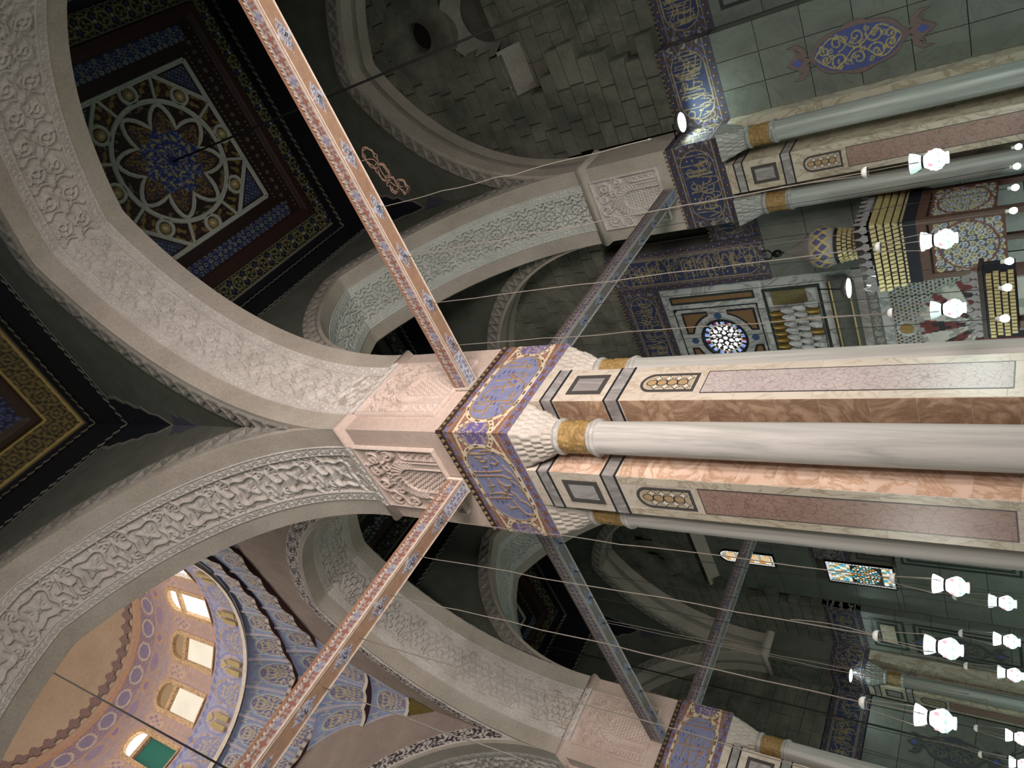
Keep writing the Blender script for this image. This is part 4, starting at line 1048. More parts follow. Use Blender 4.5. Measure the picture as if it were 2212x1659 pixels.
# ---------------------------------------------------------------- stained glass windows
def stained(name, label, y0, y1, z0, z1, xf, arched, pal, nx, nz, rose=False):
    root = empty(name, (xf, (y0 + y1) / 2, z0), label, None, None, 'structure')
    f = Face((xf, 0, 0), (0, 1, 0), (-1, 0, 0)); hw = (y1 - y0) / 2; yc = (y0 + y1) / 2
    cv = Cv(y0, y1, z0, z1, .02, '#16140f')
    r = random.Random(3)
    frame = np.minimum(np.minimum(cv.X - y0, y1 - cv.X), np.minimum(cv.Y - z0, z1 - cv.Y))
    if arched: ins = (cv.Y < z1 - hw) | ((cv.X - yc) ** 2 + ((cv.Y - z1 + hw)) ** 2 < hw * hw)
    else: ins = np.ones_like(cv.X, bool)
    pr = [lin(c) for c in pal]
    step = (y1 - y0) / nx
    bord = (frame < .1) if not arched else (frame < .09) | (np.hypot(cv.X - yc, np.maximum(cv.Y - z1 + hw, 0)) > hw - .09)
    cv.fill(bord & (((cv.X + cv.Y) / .12) % 1 > .2), lin('#ffffff'))
    for i in range(nx * 2):
        for j in range(nz * 2):
            cxp = y0 + .14 + (i + .5) * (y1 - y0 - .28) / (nx * 2); czp = z0 + .14 + (j + .5) * (z1 - z0 - .28) / (nz * 2)
            if rose and abs(czp - (z0 + .42 * (z1 - z0))) < hw: continue
            k = (((cv.X - cxp) / .075) ** 2 + ((cv.Y - czp) / .085) ** 2 < 1) & ~bord
            cv.fill(k, pr[(i * 2 + j * 3 + (i * j) % 2) % len(pr)])
    if rose:
        zc = z0 + .42 * (z1 - z0)
        for ring, cnt, rr in ((0, 1, 0), (1, 8, .13), (2, 14, .25), (3, 20, .37), (4, 26, .48)):
            for i in range(cnt):
                a = 2 * PI * i / cnt
                if rr < hw - .05: cv.fill(((cv.X - yc - rr * math.cos(a)) ** 2 + (cv.Y - zc - rr * math.sin(a)) ** 2 < .045 ** 2) & ~bord, pr[(i + ring) % len(pr)])
    gridmesh('stained_pane', f.o + f.e * cv.X[..., None] + np.array([0, 0, 1.0]) * cv.Y[..., None] + f.n * .01, M['stained'], root, cv.c, keep=ins[:-1, :-1])
    if arched: P = [(y0, z0), (y1, z0)] + [(yc + hw * math.cos(q), z1 - hw + hw * math.sin(q)) for q in np.linspace(0, PI, 13)]
    else: P = [(y0, z0), (y1, z0), (y1, z1), (y0, z1)]
    Q = [(yc + (a - yc) * 1.08, z0 + (b - z0) * 1.03 - .03) for a, b in P]
    poly_ring('window_frame', f, Q, P, -.05, .05, M['metal'], root)
m, nt, b = newmat('stained_glass'); a_ = nd(nt, 'ShaderNodeAttribute'); a_.attribute_name = 'paint'
nt.links.new(mixc(nt, .25, a_.outputs[0], ramp(nt, noise(nt, pos(nt), 8, 3), [(.3, (.6, .6, .6)), (.7, (1.3, 1.3, 1.3))]), 'MULTIPLY'), b.inputs['Emission Color'])
b.inputs['Emission Strength'].default_value = 1.0; b.inputs['Base Color'].default_value = (.02, .02, .02, 1); M['stained'] = m
stained('window_1', 'rectangular stained glass panel of amber and turquoise low on the far wall', 16.95, 18.15, 7.25, 9.65, 11.64, False, ['#c98f2e', '#f0f4f0', '#2f9bb0', '#f4e6c0', '#7ec0cc'], 6, 9, True)
stained('window_2', 'narrow arched stained glass window behind the far tie beam', 17.05, 17.75, 11.75, 14.05, 11.64, True, ['#d99a3c', '#4fb4c8', '#f2e6cc', '#c98f2e'], 4, 8)
slabs(16.9, 19.5, 7.1, 7.3, 11.66, wb, h=.2); slabs(18.15, 19.5, 7.3, 10.2, 11.66, wb); slabs(15.6, 19.5, 10.2, 11.7, 11.66, wb, 'wallmarble')
slabs(15.6, 17.0, 11.7, 15, 11.66, wb); slabs(17.8, 19.5, 11.7, 15, 11.66, wb); slabs(15.6, 19.5, 14.1, 15.1, 11.7, wb)
quadstrip('recess_slope', [(11.66, 15.6, 14.5), (11.66, 19.5, 14.5)], [(11.35, 15.6, 14.95), (11.35, 19.5, 14.95)], M['soffit'], wb)
boxes('upper_wall', [((-12.9, -12.3, 13), (-10.5, -10.52, 24.2)), ((1.1, -12.3, 19.6), (12.4, -10.52, 24.2)), ((-10.5, -12.3, 19.9), (-1.2, -10.52, 24.2))], M['spandrel'], wr)
# ---------------------------------------------------------------- prayer niche (mihrab)
YC = 5.85
mh = empty('mihrab', (XW, YC, 0), 'marble prayer niche wall with round lattice window above gilded stalactites', 'mihrab')
fm = Face((XW, YC, 0), (0, 1, 0), (-1, 0, 0))
def hole_panel(name, f, s0, s1, z0, z1, pts, d0, d1, mat, parent):
    """rectangular slab with a round opening"""
    n = len(pts); out = []
    for (a, b) in pts:
        cz = (z0 + z1) / 2; t = 1e9
        dx, dz = a, b - pc[1]
        for lim, c in ((s1, dx), (s0, dx)):
            if c * lim > 0 and abs(c) > 1e-9: t = min(t, lim / c)
        for lim in (z1 - pc[1], z0 - pc[1]):
            if dz * lim > 0 and abs(dz) > 1e-9: t = min(t, lim / dz)
        out.append((dx * t, pc[1] + dz * t))
    return poly_ring(name, f, out, pts, d0, d1, mat, parent)
pc = (0, 10.72)
for i, (z0, z1) in enumerate(((9.2, 12.44),)):
    circ = [(.72 * math.cos(q), pc[1] + .72 * math.sin(q)) for q in np.linspace(0, 2 * PI, 41)[:-1]]
    hole_panel('marble_ground', fm, -1.28, 1.28, 9.3, 12.2, circ, -.2, .0, M['wallmarble2'], mh)
for sx in (-1, 1):
    s = sorted((sx * 1.28, sx * 2.1)); slab('marble_ground', fm, s[0], s[1], 9.2, 12.44, -.2, .0, M['wallmarble2'], mh)
    s = sorted((sx * 1.46, sx * 1.76)); slab('brown_strip', fm, s[0] + .06, s[1] - .06, 9.45, 12.1, 0, .01, M['amberdull'], mh); ring_slab('dark_frame', fm, s[0], s[1], 9.38, 12.17, .07, 0, .014, M['darkgreen'], mh)
slab('marble_ground', fm, -1.28, 1.28, 12.2, 12.44, -.2, 0, M['wallmarble2'], mh); slab('marble_ground', fm, -2.1, 2.1, 9.04, 9.36, -.25, -.002, M['wallmarble2'], mh); slab('marble_ground', fm, -2.1, -1.74, 6.4, 9.1, -.2, 0, M['wallmarble2'], mh); slab('marble_ground', fm, 1.74, 2.1, 6.4, 9.1, -.2, 0, M['wallmarble2'], mh); slab('marble_ground', fm, -1.74, 1.74, 6.4, 7.46, -.2, -.01, M['wallmarble2'], mh)
ring_slab('dark_frame', fm, -1.28, 1.28, 9.38, 12.17, .035, 0, .014, M['dark'], mh)
rw = empty('window_3', (XW, YC, pc[1]), 'round lattice window of pale glass above the prayer niche', None, None, 'structure')
fr = Face((XW, YC, pc[1]), (0, 1, 0), (-1, 0, 0))
poly_ring('dark_rim', fr, ell(0, 0, .78, .78, 40), ell(0, 0, .70, .70, 40), -.02, .03, M['dark'], rw)
cv = Cv(-.72, .72, -.72, .72, .0125, '#141416')
R_ = np.hypot(cv.X, cv.Y); A_ = np.arctan2(cv.Y, cv.X)
cells = [(0, 0, .075)] + [(.2 * math.cos(q), .2 * math.sin(q), .07) for q in np.arange(6) * PI / 3] + [(.38 * math.cos(q), .38 * math.sin(q), .072) for q in np.arange(12) * PI / 6 + .26] + [(.29 * math.cos(q), .29 * math.sin(q), .03) for q in np.arange(12) * PI / 6] + [(.48 * math.cos(q), .48 * math.sin(q), .035) for q in np.arange(18) * PI / 9]
for x, y, r in cells: cv.fill(np.hypot(cv.X - x, cv.Y - y) < r, lin('#ffffff'))
k = (R_ > .55) & (R_ < .68) & (np.sin(A_ * 18) > -.3); cv.fill(k & (np.cos(A_ * 9 + 1) > 0), lin('#7d8fd0')); cv.fill(k & (np.cos(A_ * 9 + 1) <= 0), lin('#9fc4f0')); cv.fill(k & (np.cos(A_ * 4.5) > .93), lin('#b02848')); cv.fill(abs(R_ - .535) < .012, lin('#c9b58a'))
gridmesh('lattice_pane', fr.o + fr.e * cv.X[..., None] + np.array([0, 0, 1.0]) * cv.Y[..., None] - fr.n * .05, M['stained'], rw, cv.c, keep=(R_ < .72)[:-1, :-1])
for sx in (-1, 1):                            # brown quadrant panels with dark borders, blue discs
    for sy in (-1, 1):
        def quad(g):
            P = [(sx * (1.12 - g), pc[1] + sy * (1.22 - g)), (sx * (.28 + g), pc[1] + sy * (1.22 - g))]
            P += [(sx * .28 + sx * g, pc[1] + sy * (.98 + g))]
            P += [(sx * (1.0 + g) * math.cos(q), pc[1] + sy * (1.0 + g) * math.sin(q)) for q in np.linspace(1.25, .32, 8)]
            P += [(sx * (1.12 - g), pc[1] + sy * (.33 + g))]; return P
        o = poly_slab('dark_quadrant', fm, quad(0), 0, .012, M['dark'], mh); poly_slab('brown_inlay', fm, quad(.07), 0, .018, M['amberdull'], o)
for x, z in ((-.92, 0), (.92, 0), (0, 1.02), (0, -1.02)): poly_slab('blue_disc', fm, ell(x, pc[1] + z, .12, .12, 18), 0, .015, M['bluestone'], mh)
M_ = None
M['mosaicgold'] = stone('gold_mosaic', '#5f5838', '#77704a', 14, .6, .3, 0, 40)
# stalactite rows in a framed recess
ring_slab('dark_frame', fm, -1.74, 1.74, 7.45, 9.13, .08, 0, .03, M['darkgreen'], mh)
slab('recess_ground', fm, -1.66, 1.66, 7.5, 9.05, -.2, -.1, M['wallmarble2'], mh)
for sx in (-1, 1): s = sorted((sx * 1.1, sx * 1.6)); slab('gold_mosaic', fm, s[0], s[1], 7.9, 8.92, -.1, -.06, M['mosaicgold'], mh)
def nichemesh():
    P = np.array([[(-.11 * (1 - .6 * (v / 7) ** 2) - .02 + .13 * math.sin(PI * u / 8) * (1 - (v / 7) ** 2), .125 * math.cos(PI * u / 8) * (1 - .75 * (v / 7) ** 3), -.19 + .38 * v / 7) for u in range(9)] for v in range(8)])
    return P
for row, z in enumerate((8.88, 8.5, 8.12, 7.74)):
    n = 8 + row
    for i in range(n):
        s_ = (i - (n - 1) / 2) * .245
        gold = (row == 0) or (row == 3 and i % 3 == 1)
        o = share(('niche', gold), lambda g=gold: gridmesh('stalactite_cell', nichemesh(), M['brassdark'] if g else M['wallmarble2'], None), (XW + .02 - row * .06, YC + s_, z), mh)
cvp = [(0, 7.26), (.1, 7.22), (.22, 7.1), (.24, 7.0), (.2, 6.95), (.2, 6.72), (.26, 6.66), (.26, 6.58), (0, 6.5)]
P = np.array([[(XW - d, YC - 1.72 - d, z), (XW - d, YC + 1.72 + d, z)] for d, z in cvp]); gridmesh('carved_cornice', P, M['darkcarve'], mh, smooth=False)
for z in (6.62, 7.1): tube('gilt_edge', [(XW - .27, YC - 1.95, z), (XW - .27, YC + 1.95, z)], .03, M['goldleaf'], mh, 6)
slab('grey_band', fm, -2.1, 2.1, 6.27, 6.55, -.2, .04, M['grey'], mh)
cv = Cv(-2.1, 2.1, 0, .29, .03, '#6b6c68')
for i in range(18): cv.stroke(spiral(-2 + i * .235, .145, .1, 1.3, i, (-1) ** i), .03, '#a5a69c', .02)
lay('carved_band', cv, Face((XW - .04, YC, 0), (0, 1, 0), (-1, 0, 0)), 5.97, M['paint'], mh)
slab('white_band', fm, -2.1, 2.1, 5.72, 5.97, -.2, .02, M['wallmarble2'], mh)
# mosaic field with the arch of joggled stones
cv = Cv(-2.1, 2.1, 2.4, 5.72, .03, '#a5a39c')
gx, gy = cv.X / .115, cv.Y / .1; ii = np.floor(gy); fx = (gx + .5 * (ii % 2)) % 1 - .5; fy = gy % 1 - .5
dk = (fx ** 2 + fy ** 2 < .1); cv.fill(dk, '#2b2522'); cv.fill(dk & ((np.floor(gx + .5 * (ii % 2)) * 7 + ii * 3) % 11 == 0), '#3c5f94')
edge = (abs(cv.X) > 1.62); cv.fill(edge, '#9a9c98')
rr = np.hypot(cv.X, np.maximum(cv.Y - 3.6, 0)); an = np.arctan2(np.maximum(cv.Y - 3.6, 0), cv.X)
cv.fill(rr < 1.5, '#8f918c'); 
wv = rr + .07 * np.sign(np.sin(an * 26)); seg = np.floor(an * 9 / PI)
for lo, hi, ca, cb in ((1.08, 1.42, '#6a3434', '#bdbab2'), (.78, 1.08, '#2a2a2c', '#bdbab2'), (.5, .78, '#6a3434', '#8f918c'), (.3, .5, '#2a2a2c', '#bdbab2')):
    k = (wv > lo) & (wv < hi) & (rr < 1.46); cv.fill(k & (seg % 2 == 0), ca); cv.fill(k & (seg % 2 == 1), cb)
keep = ~((rr < .95) & (cv.Y < 3.6) | (np.hypot(cv.X, cv.Y - 3.6) < .3))
lay('mosaic_field', cv, Face((XW - .03, YC, 0), (0, 1, 0), (-1, 0, 0)), 0, M['paint'], mh)
for sx in (-1, 0, 1):
    if sx == 0: o = poly_slab('round_boss', fm, ell(0, 5.38, .27, .27, 24), 0, .05, M['wallmarble2'], mh); poly_slab('gilt_script', fm, ell(0, 5.38, .18, .18, 20), 0, .06, M['gold'], o)

# ---------------------------------------------------------------- pulpit (minbar)
mb = empty('pulpit', (8.6, 2.25, 0), 'wooden pulpit with bulb dome and gilded stalactite hood beside the prayer niche', 'pulpit')
kx, ky = 10.0, 2.25
lathe('bulb_dome', [(.0, 7.75), (.05, 7.72), (.07, 7.6), (.2, 7.35), (.42, 7.05), (.55, 6.78), (.55, 6.65), (.47, 6.45), (.45, 6.4)], M['bulbgrey'], mb, (kx, ky, 0), 28)
cv = Cv(0, 2 * PI, 6.42, 6.98, .025, '#8d8a86')
for i in range(12):
    for j in range(2):
        x0 = (i + .5 * j) * 2 * PI / 12; y0 = 6.62 + .12 * j
        cv.stroke([(x0 - .26, y0), (x0, y0 + .2), (x0 + .26, y0), (x0, y0 - .14), (x0 - .26, y0)], .05, '#b5a45e'); cv.fill((abs(cv.X - x0) / .2 + abs(cv.Y - y0 - .02) / .13) < 1, '#4b4f7a')
rad = np.interp(cv.Y, [6.4, 6.45, 6.65, 6.78, 7.05], [.458, .478, .558, .558, .43])
gridmesh('painted_net', np.stack([kx + rad * np.cos(cv.X), ky + rad * np.sin(cv.X), cv.Y], -1), M['paint'], mb, cv.c)
tube('finial_stem', [(kx, ky, 7.7), (kx, ky, 8.05)], .035, M['metal'], mb)
lathe('finial_ball', [(0, .13), (.08, .1), (.11, 0), (.08, -.1), (0, -.13)], M['metal'], mb, (kx, ky, 7.92), 14)
th = np.linspace(0, 2 * PI, 24, endpoint=False)
P = np.array([[(kx + .17 * math.cos(q), ky, 8.2 + .17 * math.sin(q)) for q in th]]); tube('finial_crescent', [(kx, ky + .14 * math.cos(q), 8.2 + .14 * math.sin(q)) for q in np.linspace(PI * .7, PI * 2.3, 14)], .02, M['metal'], mb, 5)
def stal_band(n, r0, r1, z0, z1, rows, cx, cy, name, sq=0, w=None):
    """rows of gilded little prisms between dark slots; sq>0 gives a square plan of that half size"""
    for j in range(rows):
        za = z0 + (z1 - z0) * j / rows; zb_ = z0 + (z1 - z0) * (j + .72) / rows; r = r0 + (r1 - r0) * j / max(1, rows - 1); V, F = [], []
        for i in range(n):
            a = 2 * PI * (i + .5 * (j % 2)) / n
            if sq:
                t = (i + .5 * (j % 2)) / n * 4; sd = int(t) % 4; u = (t % 1) * 2 - 1; ex, ey = ((1, 0), (0, 1), (-1, 0), (0, -1))[sd]; nx_, ny_ = ((0, -1), (1, 0), (0, 1), (-1, 0))[sd]
                c = np.array([cx + nx_ * r + ex * u * r, cy + ny_ * r + ey * u * r, 0]); E_ = np.array([ex, ey, 0.0]); N_ = np.array([nx_, ny_, 0.0]); ww = r * 8 / n * .36
            else: c = np.array([cx + r * math.cos(a), cy + r * math.sin(a), 0]); N_ = np.array([math.cos(a), math.sin(a), 0]); E_ = np.array([-math.sin(a), math.cos(a), 0]); ww = r * 2 * PI / n * .36
            k = len(V)
            for zz, dd in ((za, -.02), (zb_, .03)): V += [c - E_ * ww + N_ * (dd - .06) + [0, 0, zz], c + E_ * ww + N_ * (dd - .06) + [0, 0, zz], c + E_ * ww + N_ * dd + [0, 0, zz], c - E_ * ww + N_ * dd + [0, 0, zz]]
            F += [tuple(q + k for q in f) for f in BF]
        tag(mesh(name, V, F, M['goldleaf'], mb), kind='stuff')
lathe('drum', [(.44, 6.42), (.40, 6.3), (.36, 5.85), (.40, 5.8)], M['navy'], mb, (kx, ky, 0), 24); stal_band(26, .37, .43, 5.86, 6.34, 4, kx, ky, 'gilded_cells')
boxes('kiosk_deck', [((kx - .62, ky - .62, 5.62), (kx + .62, ky + .62, 5.82))], M['oldwood'], mb)
def crest(x0, y0, x1, y1, z, n, h, name):
    V, F = [], []
    for i in range(n):
        t = (i + .5) / n; cx_, cy_ = x0 + (x1 - x0) * t, y0 + (y1 - y0) * t; dx, dy = (x1 - x0) / n * .46, (y1 - y0) / n * .46; k = len(V)
        nx_, ny_ = -dy, dx; L = math.hypot(nx_, ny_); nx_, ny_ = nx_ / L * .02, ny_ / L * .02
        for sg in (-1, 1):
            for (u, zz) in ((-.6, 0), (.6, 0), (1, .35 * h), (.35, .55 * h), (0, h), (-.35, .55 * h), (-1, .35 * h)): V.append((cx_ + dx * u + nx_ * sg, cy_ + dy * u + ny_ * sg, z + zz))
        F += [tuple(k + q for q in range(7)), tuple(k + 13 - q for q in range(7))] + [(k + q, k + (q + 1) % 7, k + 7 + (q + 1) % 7, k + 7 + q) for q in range(7)]
    return tag(mesh(name, V, F, M['greycrest'], mb), kind='stuff')
M['greycrest'] = plain('grey_cresting', '#8d8a8c', .7)
hw_ = .92
for a, b in (((kx - hw_, ky - hw_), (kx + hw_, ky - hw_)), ((kx - hw_, ky + hw_), (kx - hw_, ky - hw_)), ((kx + hw_, ky + hw_), (kx - hw_, ky + hw_))): crest(*a, *b, 5.45, 8, .3, 'cresting')
boxes('hood_core', [((kx - .82, ky - .82, 4.45), (kx + .82, ky + .82, 5.45))], M['navy'], mb)
stal_band(64, .78, .93, 4.5, 5.42, 6, kx, ky, 'gilded_cells', 1)
boxes('hood_beam', [((kx - .8, ky - .8, 4.25), (kx + .8, ky + .8, 4.47))], M['redwood'], mb)
boxes('kiosk_post', [((kx + sx * .72 - .07, ky + sy * .72 - .07, 0), (kx + sx * .72 + .07, ky + sy * .72 + .07, 4.25)) for sx in (-1, 1) for sy in (-1, 1)], M['redwood'], mb)
def arabesque_panel(f, s0, s1, z0, z1, name):
    cv = Cv(s0, s1, z0, z1, .022, '#4b5266'); sc_ = (s0 + s1) / 2; hw = (s1 - s0) / 2; zc = (z0 + z1) / 2; hz = (z1 - z0) / 2
    e = np.minimum(np.minimum(cv.X - s0, s1 - cv.X), np.minimum(cv.Y - z0, z1 - cv.Y)); cv.fill(e < .07, '#5d3a30', .03)
    for i in range(9):
        for j in range(8): cv.stroke(spiral(s0 + .14 + i * (s1 - s0 - .28) / 8, z0 + .14 + j * (z1 - z0 - .28) / 7, .09, 1.3, i + j, (-1) ** (i + j), 14), .032, '#b5ab7c' if (i + j) % 2 else '#a9aeb4', .015)
    cv.stroke([(sc_ + hw * .86 * math.cos(q), zc + hz * .8 * math.sin(q)) for q in np.linspace(0, 2 * PI, 40)], .05, '#6b4538', .03)
    lay(name, cv, f, 0, M['paint'], mb)
arabesque_panel(Face((kx, ky - .74, 0), (1, 0, 0), (0, -1, 0)), -.7, .7, 2.9, 4.2, 'side_panel'); arabesque_panel(Face((kx - .74, ky, 0), (0, 1, 0), (-1, 0, 0)), -.7, .7, 2.75, 4.2, 'front_panel')
boxes('stair_flank', [((6.9 + i * .5, ky - .6, 0), (7.4 + i * .5, ky - .52, 1.0 + i * .32)) for i in range(5)] + [((6.9 + i * .5, ky + .52, 0), (7.4 + i * .5, ky + .6, 1.0 + i * .32)) for i in range(5)], M['redwood'], mb)
boxes('step', [((7.0 + i * .4, ky - .52, 0), (7.4 + i * .4, ky + .52, .25 + i * .3)) for i in range(6)], M['oldwood'], mb)
gx_ = 6.95
boxes('gate_post', [((gx_ - .1, ky + sy * .62 - .09, 0), (gx_ + .1, ky + sy * .62 + .09, 2.5)) for sy in (-1, 1)], M['redwood'], mb)
boxes('gate_hood', [((gx_ - .18, ky - .76, 2.5), (gx_ + .18, ky + .76, 3.02))], M['navy'], mb)
for j in range(4):
    V, F = [], []; z0 = 2.52 + j * .12
    for i in range(18):
        y_ = ky - .74 + (i + .5 * (j % 2)) * .083; k = len(V); d = .02 * j; V += boxv((gx_ - .23 - d, y_, z0), (gx_ - .17, y_ + .06, z0 + .09)); F += [tuple(q + k for q in f) for f in BF]
    tag(mesh('gilded_cells', V, F, M['goldleaf'], mb), kind='stuff')
box('gate_cornice', (gx_ - .27, ky - .82, 3.02), (gx_ + .22, ky + .82, 3.1), M['oldwood'], mb)
crest(gx_ - .22, ky + .8, gx_ - .22, ky - .8, 3.1, 9, .26, 'cresting')
# ---------------------------------------------------------------- painted timber ceilings
ZCL = 23.9
def ribbon(name, path, w, h, z, mat, parent, closed=False):
    """moulded strap on the ceiling: two ridges with a groove between; z is the ceiling plane"""
    P = [np.array(p, float) for p in path]; m = len(P); rows = []
    for i, p in enumerate(P):
        t = (P[(i + 1) % m] - P[i - 1]) if closed else (P[min(i + 1, m - 1)] - P[max(i - 1, 0)])
        t = t / (np.linalg.norm(t) + 1e-9); nn = np.array([-t[1], t[0]])
        rows.append([(p[0] + nn[0] * o, p[1] + nn[1] * o, z - hh) for o, hh in ((-w / 2, 0), (-w * .36, h), (-w * .12, h), (0, h * .45), (w * .12, h), (w * .36, h), (w / 2, 0))])
    A = np.array(rows); 
    if closed: A = np.concatenate([A, A[:1]], 0)
    return gridmesh(name, A, mat, parent, smooth=False)
def ceiling(label, cx, cy, hx, hy, scheme, centre=None, detail=True, res=.03, sides='nesw'):
    root = empty('ceiling', (cx, cy, ZCL), label, None, None, 'structure')
    ox, oy = centre or (cx, cy)
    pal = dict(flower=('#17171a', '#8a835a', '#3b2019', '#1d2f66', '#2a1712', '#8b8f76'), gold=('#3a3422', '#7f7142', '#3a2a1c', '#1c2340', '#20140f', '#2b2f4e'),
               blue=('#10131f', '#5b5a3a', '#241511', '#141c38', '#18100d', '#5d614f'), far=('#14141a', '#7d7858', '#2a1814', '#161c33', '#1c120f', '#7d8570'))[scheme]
    cv = Cv(-hx, hx, -hy, hy, res, pal[0])
    X = cv.X + cx - ox; Y = cv.Y + cy - oy
    m = np.maximum(abs(X), abs(Y)); t = np.where(abs(X) > abs(Y), Y, X)
    # outer scroll band
    per = .62; u = (t + 20) % per - per / 2; v = m - 4.18
    kk = np.floor((t + 20) / per) % 2
    r1 = np.hypot(u, v)
    g = (abs(r1 - .2) < .028) | ((r1 < .13) & (np.sin(np.arctan2(v, u) * 3 + r1 * 20) > .2)) | (abs(abs(v) - .27 - .06 * np.cos(u * 20)) < .022)
    if scheme == 'gold':
        a6 = np.arctan2(v, u); g = (abs(r1 - .13) < .03) | (abs(r1 - .26 - .04 * np.cos(6 * a6)) < .035) | (r1 < .05) | (abs(v) > .33) | (np.hypot(abs(u) - .31, abs(v) - .2) < .07)
    out = m > 3.78
    cv.fill(out & g, pal[1])
    if scheme != 'gold': cv.fill(out & (np.hypot(abs(u) - per / 2, v) < .06), '#a9a48c'); cv.fill(out & (np.hypot(abs(u) - per / 2, abs(v) - .14) < .05), '#33457c')
    for e in (3.84, 4.52): cv.fill(abs(m - e) < .025, '#8d8a78' if scheme != 'gold' else '#c7b16a')
    cv.fill(m > 4.56, '#12131c')
    fr = (m > 3.5) & (m <= 3.8); cv.fill(fr, pal[2], .14); cv.fill((m > 3.42) & (m <= 3.5), pal[2], .07)
    pk = (m <= 3.42) & (m > 2.47); cv.fill(pk, pal[4])
    bx_ = pk & (abs(Y) > abs(X)) & (m > 2.86) & (m < 3.34) & (abs(X) < 2.95) if scheme != 'gold' else pk & (m > 2.7)
    cv.fill(bx_, pal[3])
    su, sv = (t + 20) % .22 - .11, (m - 2.86) % .16 - .08; su = (t + 20 + .11 * (np.floor((m - 2.86) / .16) % 2)) % .22 - .11
    a = np.arctan2(sv, su); sr = np.hypot(su, sv); star = abs(sr - .055 * (1 + .25 * np.cos(6 * a))) < .016
    cv.fill(bx_ & star, '#8f9176' if scheme != 'gold' else '#555f8a')
    sd = pk & (abs(X) >= abs(Y)) & (scheme != 'gold'); s2 = np.hypot((t + 20) % .3 - .15, m - 2.95); cv.fill(sd & (abs(s2 - .05) < .015), '#7d806c'); cv.fill(sd & (np.hypot((t + 20) % .15 - .075, abs(m - 2.95) - .3) < .018), '#b5b69c')
    c0 = m <= 2.47; cv.fill(c0, '#26130f' if scheme != 'gold' else '#3a3a55')
    if scheme == 'flower':
        R = np.hypot(X, Y); A = np.arctan2(Y, X); A8 = (A - PI / 8 + PI / 8) % (PI / 4) - PI / 8; th = (A % (PI / 4)) - PI / 8   # petal axis at 22.5 + 45k
        px, py = R * np.cos(th), R * np.sin(th)
        pw = .40 * np.sin(np.clip((px - .2) / 1.36, 0, 1) ** .8 * PI) ** .75
        pet = (abs(py) < pw) & (px > .3) & (px < 1.56)
        scr = np.sin(px * 26 + 3 * np.cos(py * 22)) * np.cos(py * 30 + 2 * np.sin(px * 14))
        cv.fill(pet, '#3a2620', .05); cv.fill(pet & (scr > .15), '#8d7440', .065); cv.fill(pet & (scr < -.55), '#3a3f66', .055)
        cv.fill(pet & (abs(abs(py) - pw) < .035), '#6b4a2c', .07)
        inn = R < .95 + .12 * np.cos(8 * A); s3 = np.sin(R * 22 + 2 * np.cos(8 * A)) * np.cos(8 * A + R * 5)
        cv.fill(inn & (R < 1.0), '#2c3a78', .06); cv.fill(inn & (s3 > .45), '#a89c62', .07); cv.fill(inn & (abs(s3 + .1) < .06), '#9aa3a0', .07)
        cv.fill(R < .16, '#1f2d66', .08)
        comp = c0 & (R > 1.98) & (abs(X) + abs(Y) < 3.35) & (m < 2.3); s4 = np.sin(X * 17) * np.sin(Y * 17) + np.sin((X + Y) * 11) * .6
        cv.fill(comp & (s4 > .35), '#86703c', .02); cv.fill(comp & (s4 < -.7), '#4a2f28')
        tri = c0 & (abs(X) + abs(Y) > 3.62) & (m < 2.25); cv.fill(tri, '#2a3564'); cv.fill(tri & (np.sin(X * 40) * np.sin(Y * 40) > .4), '#777c68')
        mid = c0 & (R > 1.62) & (R < 1.8) & (abs(th) > .2); cv.fill(mid & (s4 > .2), '#6f6448', .02)
    elif scheme != 'gold':
        cv.fill(c0 & ((abs((X * 1.6) % 1 - .5) < .06) | (abs((Y * 1.6) % 1 - .5) < .06)), pal[5], .04)
        cv.fill(c0 & (np.hypot((X * 1.6) % 1 - .5, (Y * 1.6) % 1 - .5) > .45), '#20305c')
    else:
        cv.fill(c0 & (np.sin(X * 16 + np.sin(Y * 9)) * np.sin(Y * 16) > .3), '#7d7f96')
    P = np.stack([cv.X + cx, cv.Y + cy, ZCL - cv.h], -1); gridmesh('painted_boards', P, M['paintw'], root, cv.c, flip=True)
    z = ZCL
    fr4 = lambda h: [(ox - h, oy - h), (ox + h, oy - h), (ox + h, oy + h), (ox - h, oy + h)]
    W = M['white'] if scheme in ('flower', 'far') else M['dullstrap']
    for i in range(4): ribbon('white_frame', [fr4(2.4)[i], fr4(2.4)[(i + 1) % 4]], .16, .05, z, W, root)
    if scheme == 'flower':
        ribbon('circle_strap', [(ox + 1.84 * math.cos(q), oy + 1.84 * math.sin(q)) for q in np.linspace(0, 2 * PI, 73)[:-1]], .16, .06, z, W, root, True)
        pth = []
        for k in range(8):
            a0 = k * PI / 4
            for rr, da in ((1.08, 0), (1.3, .10), (1.5, .2), (1.66, .3), (1.74, PI / 8), (1.66, PI / 4 - .3), (1.5, PI / 4 - .2), (1.3, PI / 4 - .1)): pth.append((ox + rr * math.cos(a0 + da), oy + rr * math.sin(a0 + da)))
        ribbon('petal_strap', pth, .13, .065, z, W, root, True)
        for sx in (-1, 1):
            for sy in (-1, 1): ribbon('corner_strap', [(ox + sx * 1.08, oy + sy * 2.36), (ox + sx * 2.36, oy + sy * 1.08)], .14, .055, z, W, root)
